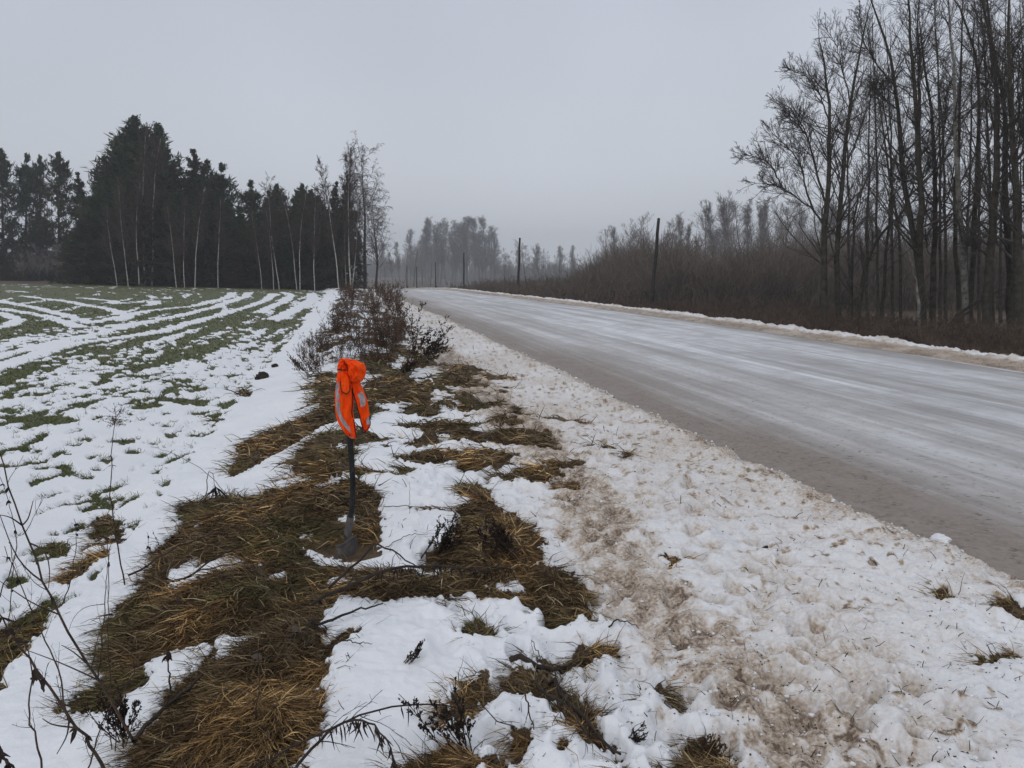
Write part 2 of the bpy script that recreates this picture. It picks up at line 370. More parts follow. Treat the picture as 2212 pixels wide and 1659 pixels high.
# ------------------------------------------------------------------ materials
def mat(name, build):
    m = bpy.data.materials.new(name); m.use_nodes = True; t = m.node_tree; t.nodes.clear()
    o = N(t, 'ShaderNodeOutputMaterial'); b = N(t, 'ShaderNodeBsdfPrincipled'); t.links.new(b.outputs[0], o.inputs[0])
    build(t, b); return m
def noise(t, scale, detail=3, vec=None, rough=.55):
    n = N(t, 'ShaderNodeTexNoise'); n.inputs['Scale'].default_value = scale; n.inputs['Detail'].default_value = detail; n.inputs['Roughness'].default_value = rough
    if vec: t.links.new(vec, n.inputs['Vector'])
    return n.outputs[0]
def mixc(t, f, a, b, mode='MIX'):
    m = N(t, 'ShaderNodeMixRGB', blend_type=mode)
    for i, v in ((0, f), (1, a), (2, b)):
        if hasattr(v, 'is_output'): t.links.new(v, m.inputs[i])
        elif i == 0: m.inputs[0].default_value = v
        else: m.inputs[i].default_value = (*v, 1)
    return m.outputs[0]
def rng_(t, v, a, b, c=0., d=1.):
    m = N(t, 'ShaderNodeMapRange'); t.links.new(v, m.inputs[0])
    for i, q in zip((1, 2, 3, 4), (a, b, c, d)): m.inputs[i].default_value = q
    return m.outputs[0]
def mth(t, op, a, b=0.):
    m = N(t, 'ShaderNodeMath', operation=op)
    for i, v in ((0, a), (1, b)):
        if hasattr(v, 'is_output'): t.links.new(v, m.inputs[i])
        else: m.inputs[i].default_value = v
    return m.outputs[0]
def bump(t, b, h, dist, strength=1.):
    n = N(t, 'ShaderNodeBump'); n.inputs['Distance'].default_value = dist; n.inputs['Strength'].default_value = strength
    t.links.new(h, n.inputs['Height']); t.links.new(n.outputs[0], b.inputs['Normal'])
def obj_vec(t):
    c = N(t, 'ShaderNodeTexCoord'); return c.outputs['Object']
def speckle(c1, c2, scale, rough=.85, bd=0., c3=None, spec=.3, tree=None):
    def f(t, b):
        v = obj_vec(t); n = rng_(t, noise(t, scale, 4, v), .35, .65)
        c = mixc(t, n, c1, c2)
        if c3: c = mixc(t, rng_(t, noise(t, scale * 3.1, 2, v), .55, .7), c, c3)
        if tree: c = mixc(t, rng_(t, N(t, 'ShaderNodeObjectInfo').outputs['Random'], 0, 1, 0, .75), c, tree)
        t.links.new(c, b.inputs['Base Color']); b.inputs['Roughness'].default_value = rough; b.inputs['Specular IOR Level'].default_value = spec
        if bd: bump(t, b, noise(t, scale * 2, 3, v), bd)
    return f
def colattr(mult=1., rough=.8, scale=3.):
    def f(t, b):
        a = N(t, 'ShaderNodeAttribute', attribute_name='col'); v = obj_vec(t)
        c = mixc(t, rng_(t, noise(t, scale, 3, v), .3, .7, .0, .45), a.outputs['Color'], (.02, .015, .01))
        t.links.new(c, b.inputs['Base Color']); b.inputs['Roughness'].default_value = rough; b.inputs['Specular IOR Level'].default_value = .25
    return f
def ground_mat(t, b):
    v = obj_vec(t)
    A = lambda n: N(t, 'ShaderNodeAttribute', attribute_name=n).outputs['Fac']
    snow, dirt, green = A('snow'), A('dirt'), A('green')
    n1 = noise(t, 9, 5, v, .6); n2 = noise(t, 60, 4, v, .6); n3 = noise(t, 1.3, 3, v)
    earth = mixc(t, rng_(t, n1, .35, .65), (.040, .027, .016), (.12, .080, .042))
    earth = mixc(t, rng_(t, n2, .5, .75), earth, (.13, .085, .045))
    grass = mixc(t, rng_(t, n1, .3, .7), (.060, .070, .022), (.12, .135, .046))
    grass = mixc(t, rng_(t, n3, .35, .7, 0, .6), grass, (.10, .10, .055))
    base = mixc(t, green, earth, grass)
    sn = mixc(t, rng_(t, n3, .3, .7), (.80, .825, .87), (.86, .87, .895))
    dd = mth(t, 'ADD', dirt, mth(t, 'MULTIPLY', rng_(t, n2, .35, .75, -.5, .5), mth(t, 'MULTIPLY', dirt, 1.0)))
    sn = mixc(t, rng_(t, dd, 0.02, .5), sn, (.50, .415, .335)); sn = mixc(t, rng_(t, dd, .45, 1.0), sn, (.15, .105, .075))
    e = mth(t, 'ADD', snow, mth(t, 'MULTIPLY', rng_(t, n2, .3, .7, -.5, .5), .5))
    f = rng_(t, e, .42, .58)
    t.links.new(mixc(t, f, base, sn), b.inputs['Base Color'])
    b.inputs['Specular IOR Level'].default_value = .3
    t.links.new(rng_(t, n1, .3, .7, .5, .75), b.inputs['Roughness'])
    h = mth(t, 'ADD', mth(t, 'MULTIPLY', n2, .35), mth(t, 'MULTIPLY', n1, .8))
    bump(t, b, h, .012, .8)
def road_mat(t, b):
    u = N(t, 'ShaderNodeUVMap'); u.uv_map = 'road'; s = N(t, 'ShaderNodeSeparateXYZ'); t.links.new(u.outputs[0], s.inputs[0])
    along, lat = s.outputs[0], s.outputs[1]        # metres along, 0..1 across
    def st(sa, sl, seed, det=3):
        c = N(t, 'ShaderNodeCombineXYZ'); t.links.new(mth(t, 'MULTIPLY', along, sa), c.inputs[0]); t.links.new(mth(t, 'MULTIPLY', lat, sl), c.inputs[1]); c.inputs[2].default_value = seed
        return noise(t, 1., det, c.outputs[0], .6)
    v = obj_vec(t)
    s1 = st(.06, 17, 1, 4); s2 = st(.12, 62, 5, 4); s3 = st(.4, 7, 9, 4)
    fine = noise(t, 22, 4, v, .65); mid = noise(t, 2.2, 4, v, .6)
    c = mixc(t, rng_(t, s1, .38, .62), (.40, .395, .40), (.76, .77, .80))
    c = mixc(t, rng_(t, s2, .52, .72, 0, .75), c, (.82, .83, .87))
    c = mixc(t, rng_(t, s3, .45, .7, 0, .55), c, (.28, .265, .26))
    c = mixc(t, rng_(t, mid, .45, .75, 0, .5), c, (.33, .315, .30))
    # slushy brown margins
    jag = mth(t, 'MULTIPLY', rng_(t, st(.12, 3, 3), .3, .7, -.5, .5), .09)
    jag2 = mth(t, 'MULTIPLY', rng_(t, s2, .3, .7, -.5, .5), .07)
    ll = mth(t, 'ADD', mth(t, 'ADD', lat, jag), jag2)
    slush = mixc(t, rng_(t, fine, .3, .7), (.10, .074, .056), (.27, .205, .158))
    mud = rng_(t, ll, .09, .25, 1., 0.)
    mud2 = rng_(t, ll, .935, .985, 0., .8)
    c = mixc(t, mth(t, 'MULTIPLY', mud, .95), c, slush)
    c = mixc(t, rng_(t, ll, .24, .5, .32, 0.), c, (.36, .32, .29))
    c = mixc(t, mud2, c, slush)
    spk = noise(t, 14, 5, v, .75)
    c = mixc(t, mth(t, 'MULTIPLY', rng_(t, spk, .57, .66, 0, .85), rng_(t, ll, .05, .55, 1., .25)), c, (.07, .055, .045))
    c = mixc(t, mth(t, 'MULTIPLY', rng_(t, mid, .5, .62, 0, .5), mud), c, (.30, .265, .235))
    t.links.new(c, b.inputs['Base Color'])
    t.links.new(rng_(t, s1, .35, .65, .5, .7), b.inputs['Roughness']); b.inputs['Specular IOR Level'].default_value = .35
    h = mth(t, 'ADD', mth(t, 'MULTIPLY', fine, .5), mth(t, 'ADD', mth(t, 'MULTIPLY', s2, .8), mid))
    bump(t, b, h, .010, .7)

M = dict(
 ground=mat('snowy_ground', ground_mat), road=mat('icy_road', road_mat),
 blade=mat('dead_grass', colattr(1, .8, 5)), crop=mat('green_grass', colattr(1, .7, 2)),
 twig=mat('dark_twig', speckle((.020, .015, .012), (.048, .036, .028), 20)),
 weed=mat('dry_weed', speckle((.040, .024, .016), (.105, .062, .036), 14)),
 weed2=mat('brown_weed', speckle((.048, .029, .021), (.14, .085, .056), 9)),
 stalk=mat('dry_stalk', speckle((.028, .018, .013), (.085, .055, .035), 30)),
 leaf=mat('withered_leaf', speckle((.012, .009, .008), (.035, .022, .016), 30)),
 bark=mat('dark_bark', speckle((.026, .022, .018), (.070, .060, .046), 6, .9, .02, (.055, .065, .034))),
 limb=mat('dark_limb', speckle((.048, .041, .036), (.095, .080, .068), 5)),
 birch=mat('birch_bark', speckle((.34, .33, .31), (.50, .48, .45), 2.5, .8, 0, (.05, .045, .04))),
 shadebirch=mat('shaded_birch_bark', speckle((.11, .105, .09), (.25, .24, .215), 3.5, .85, .01, (.035, .032, .026))),  # birch bark darkened: the shade on the roadside birches is put into the colour
 birchtwig=mat('birch_twig', speckle((.05, .034, .030), (.10, .070, .060), 4)),
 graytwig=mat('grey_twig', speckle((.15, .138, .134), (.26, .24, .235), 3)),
 pinebark=mat('pine_bark', speckle((.035, .025, .02), (.10, .06, .04), 3)),
 needle=mat('pine_needles', speckle((.016, .030, .012), (.050, .078, .028), .9, .8, 0, (.075, .078, .036), .3, (.050, .046, .020))),
 needle2=mat('spruce_needles', speckle((.016, .022, .011), (.048, .052, .024), .7, .8, 0, (.08, .055, .03), .3, (.062, .040, .024))),
 brush=mat('brown_brushwood', speckle((.045, .032, .025), (.125, .088, .066), 1.2)),
 thicket=mat('thicket_twigs', speckle((.085, .068, .060), (.175, .138, .118), .35, .9, 0, (.14, .125, .08))),
 poleM=mat('tarred_wood', speckle((.020, .018, .017), (.050, .044, .040), 8)),
 iron=mat('rusty_steel', speckle((.045, .041, .041), (.11, .098, .092), 22, .55, .0015, (.09, .065, .05), .5)),
 hand=mat('worn_black_handle', speckle((.009, .009, .010), (.026, .026, .028), 16, .7, .0008, (.04, .04, .04), .2)),
 orange=mat('orange_cloth', speckle((1., .070, .004), (1., .105, .006), 40, .8, .0012, None, .12)),
 tape=mat('reflective_tape', speckle((.30, .30, .32), (.42, .42, .45), 60, .45, .0004, None, .6)),
 piping=mat('black_piping', speckle((.012, .008, .012), (.03, .02, .025), 60)),
 soil=mat('dark_soil', speckle((.012, .010, .008), (.045, .034, .026), 18, .95, .01)),
 grit=mat('grit', speckle((.03, .022, .016), (.11, .08, .06), 60, .95)),
 snowy=mat('snow_lump', speckle((.7, .71, .74), (.85, .86, .88), 14, .7, .006)),
)

# ------------------------------------------------------------------ ground
def build_ground():
    fine = np.radians(np.arange(-46, 46.01, .085)); coarse = np.radians(np.arange(48, 312.1, 2.2))
    th = np.concatenate([fine, coarse]); r = [.4, .9, 1.5, 1.95]
    while r[-1] < 950: r.append(r[-1] + min(max(r[-1] ** 2 / 1400, .0075), .02 * r[-1]))
    r = np.array(r); nR, nT = len(r), len(th)
    X = r[:, None] * np.sin(th); Y = r[:, None] * np.cos(th)
    z, s, d, g, b = land(X.ravel(), Y.ravel())
    V = np.stack([X.ravel(), Y.ravel(), z], 1)
    i = np.arange(nR - 1)[:, None] * nT; j = np.arange(nT); j2 = (j + 1) % nT
    F = np.stack([i + j, i + nT + j, i + nT + j2, i + j2], -1).reshape(-1, 4)[:, ::-1]
    c = len(V); V = np.vstack([V, [0, 0, float(z[:nT].mean())]])
    F2 = np.stack([np.full(nT, c), j2, j], -1)
    at_ = lambda a: np.r_[a, a[:nT].mean()]
    o = mesh('ground', [(V, F), (np.zeros((0, 3)), F2 - len(V))], M['ground'], attrs=dict(snow=at_(s), dirt=at_(d), green=at_(g)))
    return tag(o, kind='structure')
ground = build_ground()

def gz(x, y): return land(np.atleast_1d(np.asarray(x, float)), np.atleast_1d(np.asarray(y, float)))[0]
def gz1(x, y): return float(gz(x, y)[0])

def build_bank():
    ys = [-24.]
    while ys[-1] < 128: ys.append(ys[-1] + (.3 if ys[-1] < 5 else min(.03 + ys[-1] * .0035, .35)))
    ys = np.array(ys); q = np.linspace(-.08, 2.1, 90)
    R_ = Rf(ys); X = R_[:, None] + q; Y = np.repeat(ys[:, None], len(q), 1); r = np.repeat(q[None], len(ys), 0)
    a1 = fbm(X * 3, Y * 2, 4, 201); a2 = fbm(X * .9, Y * .55, 3, 203); a3 = fbm(X * 11, Y * 9, 3, 205)
    Z = macro(np.maximum(X, R_[:, None] + .001), Y); Z = np.where(r < 1.2, -.03 + (Z + .03) * 1., Z)
    hump = np.exp(-((r - .75 - .25 * a2) / .34) ** 2)
    Z = Z + hump * (.06 * a2 + .11 * a1 + .07 * a3) + .02 * a3 * sm(.1, .4, r) - .05 * (1 - sm(-.08, .06 + .1 * a1, r)) - .12 * sm(1.75, 2.1, r)
    bare = sm(.95, 1.12, r + .7 * a1 + .45 * a2 + .15 * a3)
    dirt = .10 + .62 * (1 - sm(.28, .62, r + .3 * a1 + .1 * a3)) + .5 * np.clip(a3, 0, 1) + .3 * a1
    n, k = X.shape; i = np.arange(n - 1)[:, None] * k + np.arange(k - 1)
    F = np.stack([i, i + 1, i + k + 1, i + k], -1).reshape(-1, 4)
    o = mesh('snow_bank', [(np.stack([X, Y, Z], -1).reshape(-1, 3), F)], M['ground'], attrs=dict(snow=(1 - bare).ravel(), dirt=np.clip(dirt, 0, 1).ravel(), green=np.zeros(X.size)))
    tag(o, kind='structure')
build_bank()
def build_road():
    ys = [-60.]
    while ys[-1] < 600: ys.append(ys[-1] + max(.06, abs(ys[-1]) ** 1.3 / 300) if ys[-1] > 0 else ys[-1] + .5)
    ys = np.array(ys); lat = np.linspace(0, 1, 130)
    L = Lf(ys); W = np.interp(ys, WY, WW)
    wob = .05 * fbm(ys * 2.0, ys * 0, 3, 81) + .05 * fbm(ys * .5, ys * 0 + 5, 2, 83)
    X = (L - .17)[:, None] + (W + .23)[:, None] * lat; Y = np.repeat(ys[:, None], len(lat), 1)
    Z = macro(np.clip(X, (L + .001)[:, None], (L + W - .001)[:, None]), Y)
    a = lat * 7.8
    rut = -.012 * np.exp(-((a - 2.0) / .35) ** 2) - .012 * np.exp(-((a - 3.7) / .35) ** 2) - .012 * np.exp(-((a - 5.4) / .35) ** 2)
    Z = Z + rut + .02 * np.sin(PI * lat) + (.006 * fbm(X * 2.5, Y * .6, 3, 85) + .004 * vn(X * 9, Y * 3, 86)) * (1 - sm(20, 60, Y))
    Z = Z + (.030 * np.clip(fbm(X * 5, Y * 3, 4, 87), -.2, 1) * np.exp(-((lat - .035) / .05) ** 2) + .012 * np.clip(fbm(X * 9, Y * 6, 3, 88), 0, 1) * (1 - sm(.1, .5, lat))) * (1 - sm(25, 60, Y))
    edge = sm(.0, .012, lat) * (1 - sm(.988, 1, lat)); Z = Z - (1 - edge) * .03 - .01
    n, k = X.shape; i = np.arange(n - 1)[:, None] * k + np.arange(k - 1)
    F = np.stack([i, i + 1, i + k + 1, i + k], -1).reshape(-1, 4)
    o = mesh('road', [(np.stack([X, Y, Z], -1).reshape(-1, 3), F)], M['road'])
    uv = o.data.uv_layers.new(name='road'); vi = np.empty(len(o.data.loops), np.int32); o.data.loops.foreach_get('vertex_index', vi)
    UV = np.stack([Y.ravel(), np.tile(lat, n)], 1)[vi]; uv.data.foreach_set('uv', UV.astype(np.float32).ravel())
    return tag(o, kind='structure')
build_road()

# ------------------------------------------------------------------ grass
def scatter(n, y0, y1, keep, half=.66, g=rng):
    y = 1 / g.uniform(1 / y1, 1 / y0, n); x = g.uniform(-half, half, n) * y
    r = land(x, y); k = keep(x, y, r) & (((x - FOOTP[0]) / .19) ** 2 + ((y - FOOTP[1] + .10) / .24) ** 2 > 1); return x[k], y[k], r[0][k], [q[k] for q in r[1:]]
def blades(name, x, y, z, ang, elev, L, Wd, colr, m, bend, k=4, jit=.16, kind='stuff'):
    n = len(x); D = np.stack([np.cos(ang) * np.cos(elev), np.sin(ang) * np.cos(elev), np.sin(elev)], 1)
    P = walk(np.stack([x, y, z], 1), D, L, k, bend, jit)
    P[:, :, 2] = np.maximum(P[:, :, 2], z[:, None] + .001)
    prof = np.array([1, .95, .7, .2, .1])[:k] if k <= 5 else np.linspace(1, .1, k)
    V, F = ribbons(P, Wd[:, None] * prof)
    o = mesh(name, [(V, F)], m, attrs=dict(col=np.repeat(colr, 2 * k, 0)), smooth=False)
    return o
def palette(c, n, wts):
    c = np.array(c); i = rng.choice(len(c), n, p=np.array(wts) / sum(wts)); return c[i] * rng.uniform(.7, 1.25, (n, 1))
x, y, z, (s_, d_, g_, b_) = scatter(620000, 2.0, 26, lambda x, y, r: (r[4] > .0) & (x - Lf(y) < -.05) & (r[1] < .6))
n = len(x)
cl_ = fbm(x * 2.6, y * 2.6, 3, 101); cl2 = fbm(x * 1.7 + 9, y * 1.7, 2, 103)
ang = -2.3 + 3.2 * fbm(x * 2.3, y * 2.3, 2, 105) + rng.normal(0, .95, n)
ks = np.clip(y / 3.6, .8, 4)
colr = palette([(.045, .030, .017), (.115, .075, .038), (.22, .15, .068), (.36, .26, .13), (.52, .41, .25)], n, [3.6, 4.5, 3.4, 1.8, .7])
straw = (cl_ > .18)[:, None]; colr = np.where(straw, colr * np.array([1.75, 1.58, 1.36]), colr * .95); colr = colr * 1.15 * (1 + .75 * fbm(x * 5, y * 5, 3, 107))[:, None]
gm = (cl2 > .16)[:, None] & (rng.random((n, 1)) < .5); colr = np.where(gm, palette([(.065, .062, .022), (.14, .13, .045), (.23, .205, .085)], n, [2, 2, 1]), colr)
tag(blades('dead_grass', x, y, z - .004, ang, rng.uniform(.02, .55, n) * (rng.random(n) < .8) + rng.uniform(0, .25, n), rng.uniform(.05, .17, n) * ks ** .5,
    rng.uniform(.0022, .0052, n) * ks, colr, M['blade'], -.75, jit=.20), 'flattened brown and straw coloured dead grass lying on the snowy verge', 'dead grass', kind='stuff')
print('dead blades', n)
# green winter crop in the field
x, y, z, (s_, d_, g_, b_) = scatter(520000, 4, 92, lambda x, y, r: (r[3] > .25) & (rng.random(len(x)) < np.where(y > 45, .3, 1)), half=.7)
n = len(x); ks = np.clip(y / 6, .8, 9)
colr = palette([(.072, .095, .024), (.115, .148, .038), (.165, .20, .068), (.13, .105, .05)], n, [3, 4, 2, 1])
tag(blades('field_grass', x, y, z - .008, rng.uniform(0, 2 * PI, n), rng.uniform(.25, 1.3, n), rng.uniform(.03, .075, n) * ks ** .35,
    rng.uniform(.002, .0045, n) * ks, colr, M['crop'], -.6, k=3, jit=.2), 'short green winter crop showing in stripes through the field snow', 'crop', kind='stuff')
print('crop blades', n)
# stray stubble poking out of the snow of verge and field edge
x, y, z, _ = scatter(16000, 2.3, 22, lambda x, y, r: (r[4] < -.02) & (x - Lf(y) < -.1) & (x - Lf(y) > -3.9) & (fbm(x * 1.5, y * 1.5, 2, 111) > -.1) & (r[2] > -.1))
k_ = rng.random(len(x)) < .2; x, y, z = x[k_], y[k_], z[k_]; n = len(x)
tag(blades('stubble', x, y, z - .01, rng.uniform(0, 2 * PI, n), rng.uniform(.1, 1.3, n), rng.uniform(.02, .075, n) * np.clip(y / 4, .8, 2), rng.uniform(.0018, .004, n) * np.clip(y / 3.5, 1, 4),
    palette([(.03, .02, .014), (.07, .05, .03), (.05, .055, .03)], n, [3, 2, 1]), M['blade'], -.3, k=3), 'thin scattered grass stubble poking through the trodden snow', 'stubble', kind='stuff')

# ------------------------------------------------------------------ brown undergrowth and thicket beyond the road
def undergrowth():
    g = np.random.default_rng(21); n = 80000
    y = 1 / g.uniform(1 / 95, 1 / 9., n); r = g.uniform(1.1, 13, n); x = Rf(y) + r
    k = (np.abs(x) < y * .75 + 4); x, y, r = x[k], y[k], r[k]; n = len(x)
    z = macro(x, y); H = (.30 + .8 * sm(1.2, 5, r)) * g.uniform(.25, 1.15, n) * (1 + .9 * fbm(x * .35, y * .35, 3, 9)) * (1 - .55 * sm(40, 60, y))
    D = np.stack([g.normal(0, .5, n), g.normal(0, .5, n), np.ones(n)], 1)
    P = walk(np.stack([x, y, z], 1), D, H, 4, .1, .25, g)
    ks = np.clip(y / 15, .8, 3)[:, None]
    V1, F1 = ribbons(P, .010 * ks * np.array([1, .8, .6, .3]), g)
    C, Rc = spawn(P, np.full((n, 4), .004), 3, .3, 1, .3, .7, .4, 1.2, 3, .1, .25, g=g)
    V2, F2 = ribbons(C, .008 * np.repeat(ks, 3, 0) * np.array([1, .7, .4]), g)
    m2 = M['brush']
    o = mesh('undergrowth', [(V1, F1), (V2, F2)], m2, smooth=False)
    tag(o, 'low tangled reddish brown undergrowth filling the ditch beyond the road', 'undergrowth', kind='stuff')
undergrowth()
def thicket():
    g = np.random.default_rng(22); n = 30000
    y = g.uniform(56, 104, n); tx = g.uniform(-.075, .80, n); x = tx * y
    X2 = 1106 + tx * FPX * SX
    k = x - Rf(y) > 4; x, y, tx, X2 = x[k], y[k], tx[k], X2[k]; n = len(x)
    top = np.interp(X2, [940, 1060, 1150, 1240, 1300, 1400, 1500, 1620, 1750, 2300], [617, 606, 600, 588, 545, 525, 545, 535, 515, 500])
    zt = CAM_H - y * ((top / SX - 272) / FPX); z = macro(x, y)
    H = np.clip(zt - z, .8, 9) * g.uniform(.35, 1.0, n) ** .7 * (1 + .50 * fbm(x * .35, y * .12, 3, 5))
    D = np.stack([g.normal(0, .30, n), g.normal(0, .30, n), np.ones(n)], 1)
    P = walk(np.stack([x, y, z], 1), D, H, 5, .1, .07, g)
    V1, F1 = ribbons(P, .045 * np.array([1, .8, .65, .5, .3]), g)
    C, Rc = spawn(P, np.full((n, 5), .01), 5, .2, .98, .16, .40, .4, 1.2, 3, .4, .16, g=g)
    V2, F2 = ribbons(C, .034 * np.array([1, .7, .4]), g)
    o = mesh('thicket', [(V1, F1), (V2, F2)], M['thicket'], smooth=False)
    tag(o, 'dense dark brown thicket of bare saplings standing behind the ditch', 'thicket', kind='stuff')
thicket()

# ------------------------------------------------------------------ bare trees beside the road (right)
def bare_tree(name, label, stems, d, r0, bm, seed, group=None, dens=1., tw=.0085, spread=1., crown_from=.25):
    g = np.random.default_rng(seed)
    pts = [[at(X, Y, d) for X, Y in st] for st in stems]
    base = pts[0][0].copy(); base[2] = float(macro(base[0], base[1])) - .1
    pts[0][0] = base
    root = empty(name, tuple(base), label, 'tree', group)
    P, R = [], []
    for i, p in enumerate(pts):
        p = np.array(p); q = resample(p, 16)
        if i == 0: q[0] = base
        L = np.linalg.norm(np.diff(q, axis=0), axis=1).sum()
        dep = np.cumsum(g.normal(0, .035, 16)) * L * .22; dep -= dep[0]       # branches lean towards or away from the viewer too
        q[:, 1] += dep; q[:, 0] += dep * (q[:, 0] / d); q[:, 2] += dep * ((q[:, 2] - CAM_H) / d)
        if i:                                                                # root every limb on the nearest point of what is there
            allp = np.concatenate(P); j = np.argmin(np.linalg.norm(allp - q[0], axis=1)); q += (allp[j] - q[0]) * np.linspace(1, .0, 16)[:, None] ** 1.5
        rr = r0 * (1 if i == 0 else .62 * np.clip(L / 8, .35, 1))
        q[1:-1] += g.normal(0, .02, (14, 3))
        P.append(q); R.append(rr * np.linspace(1, .10, 16) ** .8)
        R[-1][0] *= 1.25 if i == 0 else 1
    P = np.stack(P) - base; R = np.stack(R); L = np.linalg.norm(np.diff(P, axis=1), axis=2).sum(1)
    mesh('trunk', [tubes(P, R, 9)], bm, root)
    m1 = max(6, int(30 * dens))
    ln = np.repeat(np.clip(L, 2.2, 12) ** .6, m1) * 1.35
    C1, R1 = spawn(P, R, m1, crown_from, .99, .30, .70, .35, 1.15, 8, .35, .11, .36, .012, g, lens=ln)
    tip = P[:, -1:] ; T1 = walk(P[:, -1], P[:, -1] - P[:, -3], np.clip(L * .10, .4, 1.2), 8, .2, .08, g)
    C1 = np.concatenate([C1, T1]); R1 = np.concatenate([R1, np.linspace(.014, .006, 8)[None].repeat(len(T1), 0)])
    C2, R2 = spawn(C1, R1, 7, .10, .97, .28, .58, .35, .95, 6, .3, .12, .5, .005, g)
    C3, R3 = spawn(C2, R2, 6, .1, 1, .35, .80, .3, 1.0, 4, .25, .12, .6, .004, g)
    V3, F3 = ribbons(C3, tw * np.array([1, .85, .7, .4]), g)
    mesh('crown', [tubes(C1, R1, 5), tubes(C2, np.maximum(R2, tw * .5), 3), (V3, F3)], M['limb'], root)
    return root
def C5(p): return [(1578.8 + .4629 * a, .4629 * b) for a, b in p]
